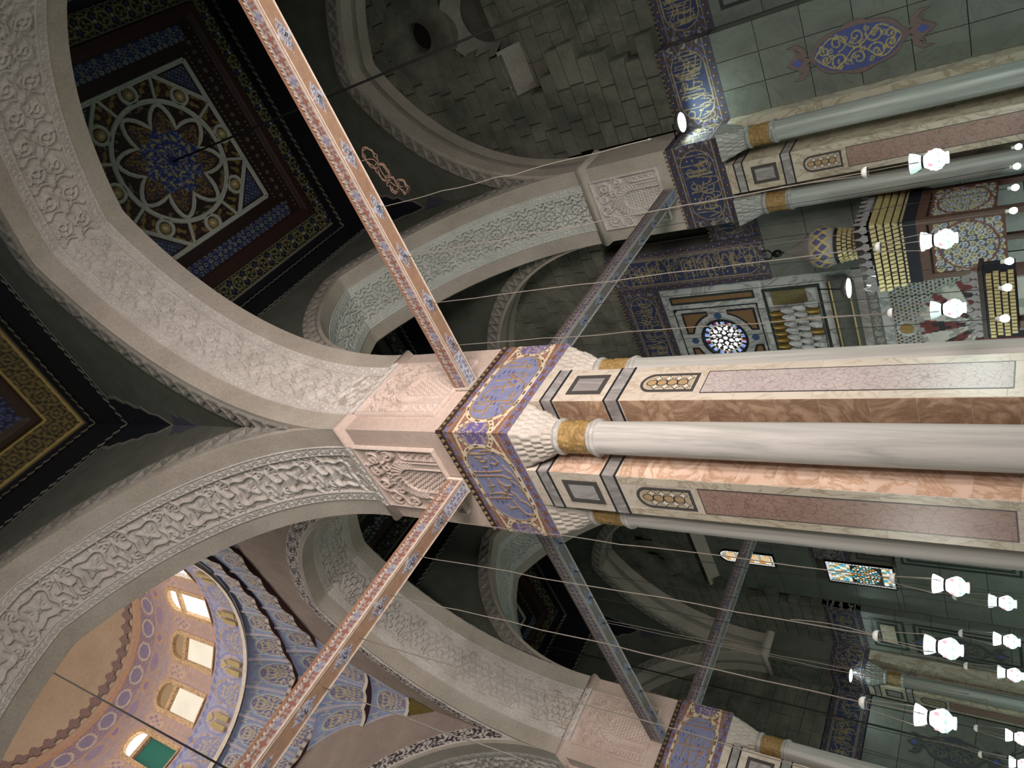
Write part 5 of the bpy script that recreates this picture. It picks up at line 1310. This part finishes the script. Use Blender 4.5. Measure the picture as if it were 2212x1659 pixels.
        for k in range(8):
            a0 = k * PI / 4; bx, by = ox + 2.16 * math.cos(a0), oy + 2.16 * math.sin(a0)
            rg = ribbon('boss_ring', [(bx + .26 * math.cos(q), by + .26 * math.sin(q)) for q in np.linspace(0, 2 * PI, 25)[:-1]], .11, .06, z, W, root, True)
            share('boss', lambda: lathe('gilt_boss', [(.17, 0), (.16, -.06), (.11, -.12), (.04, -.15), (0, -.155)], M['goldleaf'], None, n=16), (bx, by, z), root)
            a1 = a0 + PI / 8; d = max(abs(math.cos(a1)), abs(math.sin(a1)))
            ribbon('spoke_strap', [(ox + 1.9 * math.cos(a1), oy + 1.9 * math.sin(a1)), (ox + 2.36 / d * math.cos(a1), oy + 2.36 / d * math.sin(a1))], .1, .05, z, W, root)
    # rope mouldings and dark cove on the four walls of the bay
    for (o, e, n, hl, tg) in (((cx - hx, cy), (0, 1, 0), (1, 0, 0), hy, 'w'), ((cx + hx, cy), (0, 1, 0), (-1, 0, 0), hy, 'e'), ((cx, cy - hy), (1, 0, 0), (0, 1, 0), hx, 's'), ((cx, cy + hy), (1, 0, 0), (0, -1, 0), hx, 'n')):
        if tg not in sides: continue
        f = Face((o[0], o[1], 0), e, n)
        slab('dark_cove', f, -hl, hl, ZTOP + .01, ZCL - .01, .0, .02, M['navy'], root)
        for z0, hh in ((ZTOP - .07, .15), (23.32, .16)):
            c2 = Cv(-hl, hl, 0, hh, .035, '#5d584c'); tw = np.sin((c2.X + c2.Y) * 2 * PI / .24); c2.h = .02 + .03 * np.clip(tw, 0, 1); c2.fill(tw > .1, '#8d897a'); c2.fill(tw <= .1, '#35322b')
            lay('rope_moulding', c2, f, z0, M['paint'], root, .02)
    return root
M['dullstrap'] = plain('dull_strap', '#4d5049', .8)
def make_ceilings():
    ceiling('dark painted timber ceiling with eight petalled flower in white strapwork at the upper left', XM, -S / 2, HB, 4.65, 'flower', (5.8, -5.98), True, .034)
    ceiling('gold patterned timber ceiling corner at the left edge above the camera', -S / 2, -S / 2, 4.65, 4.65, 'gold', None, True, .05, 'ne')
    ceiling('very dark timber ceiling glimpsed behind the central pier', XM, S / 2, HB, 4.65, 'blue', None, True, .07)
    ceiling('far timber ceiling with small gilt boss seen below the far rosette arch', XM, 17.5, HB, 4.65, 'flower', None, True, .05)
make_ceilings()
def finial(x, y, sx, sy, parent):
    """dark painted pendant with pale outline folded into a corner of the bay"""
    half = [(0, 21.4), (.86, 21.4), (.86, 21.05), (.70, 20.8), (.70, 20.6), (.54, 20.35), (.54, 20.1), (.36, 19.9), (.3, 19.55), (0, 19.2)]
    for (e, n) in (((sx, 0, 0), (0, sy, 0)), ((0, sy, 0), (sx, 0, 0))):
        f = Face((x, y, 0), e, n)
        poly_slab('pendant_outline', f, [(a * 1.12 + (.0 if a else 0), b - .07) for a, b in half], 0, .012, M['dullpale'], parent); poly_slab('pendant_field', f, half, 0, .02, M['navy'], parent)
        poly_slab('pendant_lace', f, [(0, 19.1), (.16, 18.95), (.38, 18.75), (.26, 18.6), (.3, 18.4), (.1, 18.15), (0, 17.95)], 0, .015, M['lace'], parent)
M['dullpale'] = plain('pale_outline', '#77756c', .8); M['lace'] = plain('lace_paint', '#4a4a55', .8)
pend = empty('corner_pendant', (-1.2, -1.2, 19), 'dark stepped pendant painted in the ceiling corner above the great pier', 'ornament'); finial(-1.2, -1.2, -1, -1, pend)
pend = empty('corner_pendant', (XP, -1.2, 19), 'dark stepped pendant painted in the corner behind the coiled rope', 'ornament'); finial(XP, -1.2, -1, -1, pend)
pend = empty('corner_pendant', (XP, YP, 19), 'dark stepped pendant in the far corner beside the far tie beam', 'ornament'); finial(XP, YP, -1, -1, pend)

# ---------------------------------------------------------------- dome
DX, DY, DR = -S / 2, S / 2, 4.65
M['dcorn'] = plain('dome_cornice', '#a88c78', .8)
dm = empty('dome', (DX, DY, 24.5), 'tan dome on a painted drum pierced by arched windows', 'dome')
zt = np.linspace(0, 1, 15); th = np.linspace(0, 2 * PI, 73)[:-1]
P = np.array([[(DX + 4.5 * math.cos(t * PI / 2 * .97) * math.cos(a), DY + 4.5 * math.cos(t * PI / 2 * .97) * math.sin(a), 32.85 + 5.6 * math.sin(t * PI / 2)) for a in th] for t in zt])
gridmesh('dome_shell', P, M['tan'], dm, wrap=True)
cv = Cv(0, 2 * PI * DR, 24.55, 32.8, .055, '#978b94')
A = cv.X / DR; u = ((A / (PI / 8) + .5) % 1 - .5) * (PI / 8) * DR      # distance from nearest window axis
uh = (((A / (PI / 8)) % 1) - .5) * (PI / 8) * DR                        # from nearest pier axis between windows
Z = cv.Y
blue, brown, orange, cream = '#8a8da6', '#a08a80', '#a88f7e', '#c4b9a6'
cv.fill(Z < 26.7, '#9799b2'); cv.fill((Z > 26.7) & (np.sin(Z * 22 + 2 * np.sin(cv.X * 7)) * np.sin(cv.X * 17 + 2 * np.cos(Z * 8)) > .2), '#a58e90')
for (zz, c) in ((24.75, blue), (26.62, blue), (30.45, orange), (30.62, brown), (31.3, orange), (32.62, orange), (32.74, '#c89468')): cv.fill(abs(Z - zz) < .06, c)
k = (abs(Z - 26.66) < .16) & (np.sin(cv.X * 22 + np.sin(Z * 30)) > 0); cv.fill(k, '#7377a5')
ov = np.hypot(uh / .38, (Z - 25.65) / .72); cv.fill((ov < 1.18), '#a8a9be'); cv.fill(ov < 1, '#8587ab'); cv.fill((ov < .9) & (np.sin(abs(uh) * 24 + 2 * np.sin(Z * 9)) * np.sin(Z * 15 + 2 * np.cos(uh * 14)) > .1), '#b0a590'); cv.fill(abs(ov - 1.1) < .06, '#a98a5e')
ov2 = np.hypot(u / .42, (Z - 25.65) / .8); cv.fill(ov2 < 1, '#b5a6a8'); cv.fill(abs(ov2 - 1) < .08, '#8488b4')
arch_d = np.where(Z < 29.4, abs(u), np.hypot(u, Z - 29.4)); ring = (Z > 26.7) & (arch_d < .86) & (Z < 30.3); cv.fill(ring, '#a98f8c'); cv.fill((Z > 26.7) & (abs(arch_d - .84) < .05) & (Z < 30.3), orange)
fl = np.hypot(uh / .3, (Z - 29.2) / .75); cv.fill(fl < 1, '#b39a8c'); cv.fill((abs(fl - .95) < .1), orange); cv.fill((fl < .7) & (np.sin(uh * 30) * np.sin(Z * 14) > .1), '#8a7486')
md = np.hypot(u / .26, (Z - 30.95) / .26); cv.fill(md < 1, '#b58f6f'); cv.fill(md < .6, '#85769a'); st8 = np.hypot(uh / .42, (Z - 30.95) / .3); cv.fill(st8 < 1, '#8d7d97'); cv.fill(abs(st8 - 1) < .12, orange)
bnd = (Z > 31.36) & (Z < 32.55); lob = np.hypot(((cv.X + 20) % .92 - .46) / .36, (Z - 31.95) / .5); cv.fill(bnd, '#8a7a92'); cv.fill(bnd & (np.sin(cv.X * 26) * np.sin(Z * 22 + cv.X * 3) > .3), '#a58c80'); cv.fill(bnd & (abs(lob - .9) < .09), cream); cv.fill(bnd & (lob < .7), '#857c98')
opening = (Z > 26.8) & (arch_d < .5) & (Z < 29.95)
keep = ~(opening[:-1, :-1] & opening[1:, 1:] & opening[:-1, 1:] & opening[1:, :-1])
P = np.stack([DX + DR * np.cos(A), DY + DR * np.sin(A), Z], -1); gridmesh('painted_drum', P, M['paint'], dm, cv.c, keep=keep)
P = np.array([[(DX + r * math.cos(a), DY + r * math.sin(a), z) for a in th] for r, z in ((4.66, 32.75), (4.5, 32.8), (4.46, 32.9), (4.5, 32.95))]); gridmesh('cornice', P, M['dcorn'], dm, wrap=True)
def leafmesh():
    O = [(-.1, 0), (.1, 0), (.14, .2), (.26, .25), (.27, .42), (.14, .45), (.12, .6), (0, .75), (-.12, .6), (-.14, .45), (-.27, .42), (-.26, .25), (-.14, .2)]
    n = len(O); V = [(.0, a, b) for a, b in O] + [(-.05, a * .85, b * .97 + .01) for a, b in O]
    return V, [tuple(range(n, 2 * n))] + [(i, (i + 1) % n, n + (i + 1) % n, n + i) for i in range(n)]
M['crestleaf'] = plain('mauve_leaf', '#85706c', .8)
for i in range(56):
    a = 2 * PI * i / 56
    o = share('crest_leaf', lambda: mesh('crest_leaf', *leafmesh(), M['crestleaf'], None), (DX + 4.44 * math.cos(a), DY + 4.44 * math.sin(a), 32.95), dm); o.rotation_euler = (0, -.05, a)
for i in range(16):                             # gilded palmettes with twin fluted bars below each window
    a = 2 * PI * i / 16
    def mk():
        V, F = [], []
        for (y0, w, z0, z1, dd) in ((-.15, .17, 25.05, 25.85, .06), (.15, .17, 25.05, 25.85, .06)):
            k = len(V); V += boxv((-dd - .02, y0 - w / 2, z0), (0, y0 + w / 2, z1)); F += [tuple(q + k for q in f) for f in BF]
        for q in (-.7, -.25, .25, .7):
            k = len(V); c, s = math.sin(q), math.cos(q)
            V += [(0, 0, 25.92), (-.05, .13 * c - .05 * s, 26.1 + .0 * c), (-.06, .34 * c, 25.95 + .42 * s), (-.05, .13 * c + .05 * s, 26.1)]; F.append((k, k + 1, k + 2, k + 3))
        V = [(x, y, z - 25) for x, y, z in V]; return mesh('gilded_palmette', V, F, M['goldleaf'], None)
    o = share('palm', mk, (DX + 4.62 * math.cos(a), DY + 4.62 * math.sin(a), 25), dm); o.rotation_euler = (0, 0, a)
# the sixteen drum windows
hw, zs0, zs1 = .43, 26.86, 29.38
def wframe():
    out = [(-.6, zs0 - .02), (.6, zs0 - .02)] + [(.6 * math.cos(q), zs1 + .6 * math.sin(q)) for q in np.linspace(0, PI, 13)]
    inn = [(-hw, zs0 + .04), (hw, zs0 + .04)] + [(hw * math.cos(q), zs1 + hw * math.sin(q)) for q in np.linspace(0, PI, 13)]
    return poly_ring('window_frame', Face((0, 0, -28), (0, 1, 0), (-1, 0, 0)), out, inn, -.12, .06, M['wframe'], None)
M['wframe'] = breccia('pierced_tan_frame', '#b3946f', '#c4a783', '#4a3a2e', 9, .8)
words = {0: 'first window of the drum, hidden beside the arch', 1: 'bright drum window nearest the arch, cut by its edge', 2: 'frosted drum window glowing tan, second from the carved arch', 3: 'frosted drum window beside the hanging dome cable', 4: 'drum window with a green curtain below the cable'}
for i in range(16):
    a = 2 * PI * i / 16
    wdw = empty('window_%d' % (i + 4), (DX + DR * math.cos(a), DY + DR * math.sin(a), 28), words.get(i, 'arched window on the unseen side of the dome drum'), None, 'windows of the dome drum', 'structure')
    wdw.rotation_euler = (0, 0, a)
    def put(o): o.parent = wdw; o.location = (0, 0, 0); return o
    def sh(key, mk):
        if key in shared: o = bpy.data.objects.new(shared[key].name.split('.')[0], shared[key].data); col.objects.link(o)
        else: o = mk(); shared[key] = o
        return put(o)
    sh('wframe', wframe)
    fw0 = Face((.1, 0, -28), (0, 1, 0), (-1, 0, 0))
    lowm, upm = {1: ('daypane', 'daypane'), 0: ('skypane', 'daypane'), 2: ('tanpane', 'tanpane2'), 3: ('tanpane', 'tanpane2'), 4: ('teal', 'daypane')}.get(i, ('sunpane', 'sunpane'))
    sh('lowpane' + lowm, lambda: slab('lower_pane', fw0, -hw, hw, zs0, 28.9, -.02, 0, M[lowm], None))
    sh('uppane' + upm, lambda: poly_slab('arched_pane', fw0, [(-hw, 28.9), (hw, 28.9)] + [(hw * math.cos(q), zs1 + hw * math.sin(q)) for q in np.linspace(0, PI, 11)], -.02, 0, M[upm], None))
    sh('mull', lambda: slab('mullion', Face((0, 0, -28), (0, 1, 0), (-1, 0, 0)), -hw, hw, 28.82, 29.02, -.08, .05, M['wframe'], None))

# ---------------------------------------------------------------- stalactite zone below the dome
mq = empty('stalactite_zone', (DX, DY, 17.6), 'blue and gold stalactite squinches stepping from the arches up to the dome', 'squinch')
def cellpaint(seed):
    nu, nv = 31, 37; U, V = np.meshgrid(np.linspace(-1, 1, nu), np.linspace(0, 1, nv)); C = np.tile(lin('#8e93b4'), (nv, nu, 1))
    C[(abs(U) > .9)] = lin('#b9b3ba'); C[V < .06] = lin('#a9a6b8')
    ov = np.hypot(U / .68, (V - .46) / .40)
    C[ov < 1.2] = lin('#8ca5bd'); C[ov < 1.06] = lin('#c9bfae'); C[ov < .96] = lin('#666b9c')
    s = np.sin(abs(U) * 15 + 2.6 * np.sin(V * 17 + seed)) * np.sin(V * 26 + 2.4 * np.cos(U * 9)); C[(ov < .9) & (s > -.05)] = lin('#bfb292')
    for sx in (-1, 1): C[(abs(U - sx * .72) < .13 * (1 - (V - .8) / .2)) & (V > .8)] = lin('#c9bfa6')
    C[(abs(abs(U) - .72) < .03) & (V > .75)] = lin('#5f8ea8')
    return U, V, C
CU, CVv, CC = cellpaint(0)
def sqr(a, hwid=4.62):
    return hwid / max(abs(math.cos(a)), abs(math.sin(a)))
def rho(a, m_): return (1 - m_) * 4.62 + m_ * sqr(a)
def tier(z0, z1, m0, m1, n, off, bulge):
    for i in range(n):
        a0 = 2 * PI * (i + off) / n; da = PI / n
        ang = a0 + CU * da
        r0 = np.vectorize(lambda q: rho(q, m0))(ang); r1 = np.vectorize(lambda q: rho(q, m1))(ang)
        t = CVv; prof = t ** 2.2
        r = r0 + (r1 - r0) * prof + bulge * (1 - CU ** 2) * (1 - t * .95) - .04 * (abs(CU) > .93)
        r = np.minimum(r, np.vectorize(sqr)(ang) + .02)
        P = np.stack([DX + r * np.cos(ang), DY + r * np.sin(ang), z0 + (z1 - z0) * t], -1)
        gridmesh('stalactite_cell', P, M['paint'], mq, CC)
    # scalloped ledge under the tier, pale with dark dots, dark underside
    k = n * 12; A = np.linspace(0, 2 * PI, k, endpoint=False); ph = (A * n / (2 * PI) - off) % 1
    sc_ = .12 * np.abs(np.cos(PI * ph)) - .02
    R = np.array([rho(q, m0) for q in A]) - .05 - .10 * np.abs(np.sin(PI * (ph + .5)))
    Ro = np.array([rho(q, m0) for q in A]) + .03
    P = np.stack([np.stack([DX + rr * np.cos(A), DY + rr * np.sin(A), np.full(k, zz)], -1) for rr, zz in ((R, z0 + .2), (R, z0 + .0))])
    cc = np.tile(lin('#c4b9ad'), (2, k, 1)); cc[:, (np.arange(k) % 3) == 0] = lin('#4a3c38')
    gridmesh('ledge_fascia', P, M['paint'], mq, cc, wrap=True, smooth=False)
    P = np.stack([np.stack([DX + rr * np.cos(A), DY + rr * np.sin(A), np.full(k, z0)], -1) for rr in (R, Ro + .22)]); gridmesh('ledge_underside', P, M['plum'], mq, wrap=True, smooth=False)
    P = np.stack([np.stack([DX + rr * np.cos(A), DY + rr * np.sin(A), np.full(k, z0 + .2)], -1) for rr in (R, Ro)]); gridmesh('ledge_top', P, M['white2'], mq, wrap=True, smooth=False)
tier(23.0, 24.6, .5, 0.0, 32, 0, .2)
tier(21.35, 23.0, 1.0, .5, 32, .5, .2)
P = np.array([[(DX + (r) * math.cos(a), DY + r * math.sin(a), z) for a in th] for r, z in ((4.48, 24.5), (4.48, 24.72), (4.64, 24.74))]); gridmesh('ring_ledge', P, M['white2'], mq, wrap=True, smooth=False)
# corner squinches: three stepped cells hanging into each corner of the bay
for (sx, sy) in ((1, 1), (1, -1), (-1, 1), (-1, -1)):
    qx, qy = DX + sx * 4.65, DY + sy * 4.65
    for (z0, z1, q0, q1, n) in ((19.75, 21.35, 1.15, 2.5, 3), (18.35, 19.75, .4, 1.15, 1)):
        for i in range(n):
            lam = (i + (CU + 1) / 2) / n; t = CVv; q = q0 + (q1 - q0) * t ** 2.0
            dep = .32 * q * np.sin(PI * lam) * 0.6 + .10 * (1 - CU ** 2) * (1 - t * .5)
            X = qx - sx * (q * (1 - lam) - dep * .7 * 0) ; Y = qy - sy * (q * lam)
            X = X + sx * dep * .5; Y = Y + sy * dep * .5
            gridmesh('stalactite_cell', np.stack([X, Y, z0 + (z1 - z0) * t], -1), M['paint'], mq, CC)
        lam = np.linspace(0, 1, 25); sc_ = .06 * np.abs(np.sin(lam * n * PI))
        X = qx - sx * (q0 * (1 - lam)) - sx * .06 + sx * sc_; Y = qy - sy * (q0 * lam) - sy * .06 + sy * sc_
        gridmesh('ledge_fascia', np.stack([np.stack([X, Y, np.full(25, zz)], -1) for zz in (z0 - .02, z0 + .13)]), M['white2'], mq, smooth=False)
        X2 = qx - sx * (q0 * (1 - lam)) * .4; Y2 = qy - sy * (q0 * lam) * .4
        gridmesh('ledge_underside', np.stack([np.stack([X, Y, np.full(25, z0 - .02)], -1), np.stack([X2, Y2, np.full(25, z0 - .02)], -1)]), M['plum'], mq, smooth=False)
    V = [(qx - sx * .4, qy - sy * .02, 18.35), (qx - sx * .02, qy - sy * .4, 18.35), (qx - sx * .02, qy - sy * .02, 17.5)]
    mesh('gilded_tail', V, [(0, 1, 2)], M['brassdark'], mq)
# ---------------------------------------------------------------- hanging lamps
LAMPZ = 2.72
def wob(x, y, z0, z1, seed, amp=.015, n=14):
    r = random.Random(seed); P = []
    for i in range(n + 1):
        t = i / n; k = math.sin(PI * t) * amp
        P.append((x + k * r.uniform(-1, 1), y + k * r.uniform(-1, 1), z0 + (z1 - z0) * t))
    return P
def lamp_parts():
    gl = [(.055, .05), (.058, .046), (.085, .0), (.107, -.05), (.108, -.065), (.09, -.105), (.055, -.138), (.05, -.142), (.058, -.15), (.058, -.168), (.04, -.17), (0, -.165)]
    return gl
def patch(name, rows, mat, parent):
    """small painted motifs wrapped round the glass"""
    V, F = [], []
    for (z, r, n, hh, ww, ph) in rows:
        for i in range(n):
            a = 2 * PI * i / n + ph
            for (du, dz) in ((-.5, -.5), (.1, -.5), (.5, .1), (.2, .5), (-.3, .5), (-.5, .0)):
                V.append(((r) * math.cos(a + du * ww), (r) * math.sin(a + du * ww), z + dz * hh))
            k = len(V); F.append(tuple(range(k - 6, k)))
    return tag(mesh(name, V, F, mat, parent), kind='stuff')
M['red'] = emit('red_enamel', '#ecccd0', .9, '#c8485a'); M['green'] = emit('green_enamel', '#c6e4dc', .9, '#5f9f8a')
def glass_lamp(x, y, label, top, cup, rope='rope', lit='glass', seed=0, z=LAMPZ):
    root = empty('glass_lamp', (x, y, z - .17), label, 'lamp', 'white glass mosque lamps')
    body, fl_ = (lit, 'glass2') if lit == 'glass3' else ('glass', 'glass3') if seed % 2 == 0 else ('glass', 'glass')
    g = share(('glass', body), lambda: lathe('glass_body', lamp_parts(), M[body], None, n=28), (x, y, z), root)
    share(('flare', fl_), lambda: lathe('glass_flare', [(.100, .166), (.103, .168), (.098, .145), (.078, .095), (.058, .064), (.054, .058)], M[fl_], None, n=28), (x, y, z), root)
    share('redm', lambda: patch('red_motif', [(-.02, .1015, 4, .045, .4, 0)], M['red'], None), (x, y, z), g); share('greenm', lambda: patch('green_motif', [(-.09, .1, 8, .028, .35, .2), (.13, .093, 7, .03, .3, 0)], M['green'], None), (x, y, z), g)
    share('waist', lambda: lathe('waist_band', [(.052, -.012), (.066, -.008), (.066, .008), (.052, .012)], M['metal'], None, n=20), (x, y, z + .055), root)
    share('cup', lambda: lathe('cord_cup', [(0, .05), (.035, .042), (.055, .02), (.06, -.015), (.055, -.015)], M['plastic'], None, n=18), (x, y, cup), root)
    for k in range(3):
        a = 2 * PI * k / 3 + .5 + seed
        tube('suspension_cord', [(x + .05 * math.cos(a), y + .05 * math.sin(a), cup - .01), (x + .102 * math.cos(a), y + .102 * math.sin(a), z + .16), (x + .09 * math.cos(a), y + .09 * math.sin(a), z + .08)], .0045, M['rope'], root, 5)
    tube('rope', wob(x, y, cup + .04, top, seed), .0075 if rope == 'rope' else .006, M[rope], root, 5)
    if seed % 2: tube('loose_cord', [(x + .02, y, cup + .9)] + [(x + .02 + .06 * math.sin(t * 3), y + .05 * math.sin(t * 2.2), cup + .9 - .9 * t) for t in np.linspace(.1, 1, 9)], .006, M['rope'], root, 4)
    return root
BZ = 10.2
glass_lamp(.06, -3.88, 'lit glass lamp hanging highest in the frame beside the wall pier', BZ, 3.3, seed=1, lit='glass3')
glass_lamp(.06, -2.98, 'lit glass lamp with red motifs hanging in front of the gilded pulpit', BZ, 3.3, seed=2)
glass_lamp(.06, -2.10, 'lit glass lamp hanging in front of the prayer niche arch', BZ, 3.29, seed=3, lit='glass3')
glass_lamp(-2.09, .03, 'lit glass lamp nearest the central pier on its lower side', BZ, 3.27, seed=4)
glass_lamp(-2.87, .03, 'lit glass lamp with a looped cord above its cup, fourth row from the pier', BZ, 3.33, seed=5)
glass_lamp(-3.66, .03, 'bluish lit glass lamp nearest the pier at the lower edge', BZ, 3.34, seed=6, lit='glass')
glass_lamp(-4.46, .03, 'lit glass lamp just beyond the lower edge on a thick white rope', BZ, 3.34, seed=8)
for yv, lb, sd in ((3.0, 'small lit glass lamp farther off, just below the lamp nearest the pier', 11), (3.9, 'small lit glass lamp farther off at the right edge beside the looped lamp', 12), (4.75, 'small lit glass lamp farther off in front of the dark medallion', 13), (6.55, 'small lit glass lamp cut by the right edge near the lower corner', 14)):
    glass_lamp(.06, yv, lb, BZ, 3.1, 'darkrope', seed=sd, z=2.52)
glass_lamp(.06, 7.4, 'small lit glass lamp in the lower right corner of the frame', BZ, 3.1, 'darkrope', seed=15, z=2.52)
for i, xv in enumerate((9.0, 8.1, 7.2, 6.3, 4.57, 3.78, 2.93)):
    lb = ('bare bulb nearest the wall pier at the right edge', 'bare bulb, second from the wall pier at the right edge', 'bare bulb at the right edge above the carved pulpit panel', 'bare bulb beside the grey board at the right edge', 'bare bulb left of the pulpit panel at the right edge', 'bare bulb over the zigzag cresting of the pulpit gate', 'bare bulb over the gilded pulpit gate nearest the pier')[i]
    root = empty('led_bulb', (xv, .03, 2.4), lb, 'bulb', 'bare bulbs below the tie beam')
    share('bulbg', lambda: lathe('bulb_glass', [(0, -.085), (.03, -.08), (.055, -.05), (.06, -.02), (.045, .02), (.03, .035)], M['bulb'], None, n=18), (xv, .03, 2.45), root)
    share('bulbs', lambda: lathe('socket', [(.032, .03), (.034, .09), (.02, .1), (0, .1)], M['plastic'], None, n=14), (xv, .03, 2.45), root)
    tube('cord', wob(xv, .03, 2.55, BZ, 60 + i, .01), .006, M['darkrope'] if i != 3 else M['rope'], root, 5)
def bare_rope(x, y, label, z1, seed, mat='rope', r=.008, hook=False):
    root = empty('lamp_rope', (x, y, z1), label, 'rope', 'bare lamp ropes')
    tube('rope_line', wob(x, y, z1, BZ, seed), r, M[mat], root, 5)
    if hook: tube('end_loop', [(x + .035 * math.cos(q), y, z1 - .035 + .035 * math.sin(q)) for q in np.linspace(0, 2 * PI, 13)[:-1]], .006, M[mat], root, 5, True)
    else: tube('knot', [(x, y, z1 + .03), (x, y, z1 + .01), (x, y, z1 - .02)], [.008, .016, .006], M[mat], root, 6)
bare_rope(.06, 5.65, 'empty rope ending in a ring between two small glass lamps', 2.95, 21, hook=True)
bare_rope(.06, 5.55, 'empty rope with a frayed end beside the ringed rope', 3.15, 22)
bare_rope(.06, 2.1, 'thin dark cord hanging close below the central pier', 2.2, 23, 'darkrope', .006)
bare_rope(.06, 8.3, 'thin cord hanging at the lower edge from the grey tie beam', 2.2, 24, 'darkrope', .006)
bare_rope(5.4, .03, 'thin cord hanging between two bare bulbs', 2.2, 25, 'darkrope', .006)
bare_rope(-5.3, .03, 'thick rope crossing the frieze of the pier at the lower edge', 2.2, 26, 'rope', .01)
bare_rope(.06, -4.78, 'rope hanging from the sunlit red tie beam past the dark pendant', 5.5, 27, 'rope', .006)
for i, xv in enumerate((3.0, 4.0, 5.0, 6.0, 7.0, 8.0)): bare_rope(xv, S + .03, ('fine cord %s the far tie beam' % ('first below', 'second below', 'third below', 'fourth below', 'fifth below', 'sixth below')[i]), 2.5, 70 + i, 'darkrope', .006)

# rope coils left on the sunlit beam
rc = empty('rope_coil', (.22, -5.3, 10.2), 'tangled brown rope coils hanging from the sunlit red tie beam', 'rope')
for k, (dy, dz, r) in enumerate(((-.15, -.16, .15), (.12, -.26, .14), (.32, -.32, .12), (.4, -.5, .1))):
    r_ = random.Random(k)
    for j in range(3):
        P = [(.24 + r_.uniform(-.02, .04), -5.35 + dy + (r + .02 * math.sin(3 * q + j)) * math.cos(q) * 1.1, 10.2 + dz + (r * .8 + .02 * math.cos(2 * q + j)) * math.sin(q)) for q in np.linspace(0, 2 * PI, 21)[:-1]]
        tube('coil_loop', P, .009, M['coil'], rc, 5, True)
tube('coil_tail', cr([(.22, -5.5, 10.22), (.26, -5.45, 10.0), (.24, -5.2, 9.95), (.25, -5.0, 9.85), (.24, -4.95, 9.7)], 5), .009, M['coil'], rc, 5)

# ---------------------------------------------------------------- LED disc floodlights
def disc_light(x, y, z, label, wallx):
    root = empty('disc_floodlight', (x, y, z), label, 'floodlight', 'white disc floodlights')
    share('disc', lambda: lathe('led_lens', [(0, 0), (.15, -.004), (.24, 0), (.25, .01)], M['ufo'], None, n=28), (x, y, z), root)
    share('dhouse', lambda: lathe('lamp_housing', [(.255, .0), (.27, .04), (.22, .12), (.1, .18), (0, .19)], M['housing'], None, n=28), (x, y, z + .012), root)
    tube('bracket', [(x, y, z + .19), (x, y, z + .28), wallx], .018, M['metal'], root, 6)
disc_light(10.75, -1.62, 9.75, 'glaring disc light on the wall pier in front of the blue frieze', (10.75, -1.18, 10.05))
disc_light(9.35, 3.15, 6.15, 'glaring disc light in front of the pulpit hood', (9.35, 3.1, 6.9))
disc_light(9.9, 21.95, 9.2, 'glaring disc light near the dark column in the far corner', (10.2, 22.05, 9.6))

# ---------------------------------------------------------------- chandeliers on long cables
def chandelier(x, y, z, ztop, label, power, color):
    root = empty('chandelier', (x, y, z), label, 'chandelier')
    tube('cable', [(x, y, z + .9), (x, y, (z + ztop) / 2), (x, y, ztop)], .028, M['darkrope'], root, 6)
    tube('ring', [(x + 1.1 * math.cos(q), y + 1.1 * math.sin(q), z) for q in np.linspace(0, 2 * PI, 33)[:-1]], .04, M['brassdark'], root, 6, True)
    for k in range(4):
        a = k * PI / 2; tube('stay', [(x, y, z + .9), (x + 1.1 * math.cos(a), y + 1.1 * math.sin(a), z)], .012, M['metal'], root, 5)
    for k in range(12):
        a = 2 * PI * k / 12; share('chb', lambda: lathe('bulb', [(0, -.1), (.06, -.06), (.07, 0), (.03, .06), (0, .07)], M['chand'], None, n=12), (x + 1.1 * math.cos(a), y + 1.1 * math.sin(a), z - .1), root)
    d = bpy.data.lights.new('chandelier_glow', 'POINT'); d.energy = power; d.color = color; d.shadow_soft_size = .4
    o = bpy.data.objects.new('chandelier_glow', d); col.objects.link(o); o.location = (x, y, z - .6)
chandelier(5.8, -5.98, 3.6, ZCL, 'ring chandelier on the long black cable from the flower ceiling', 430, (.80, 1, .92))
chandelier(5.6, 5.85, 3.4, ZCL, 'ring chandelier behind the central pier before the prayer niche', 340, (.80, 1, .95))
chandelier(5.6, 17.5, 2.6, ZCL, 'ring chandelier in the far bay below the stained glass', 340, (.74, 1, .87))
chandelier(DX, DY, 4.5, 37.5, 'ring chandelier on the cable hanging from the dome', 300, (1, .93, .85))
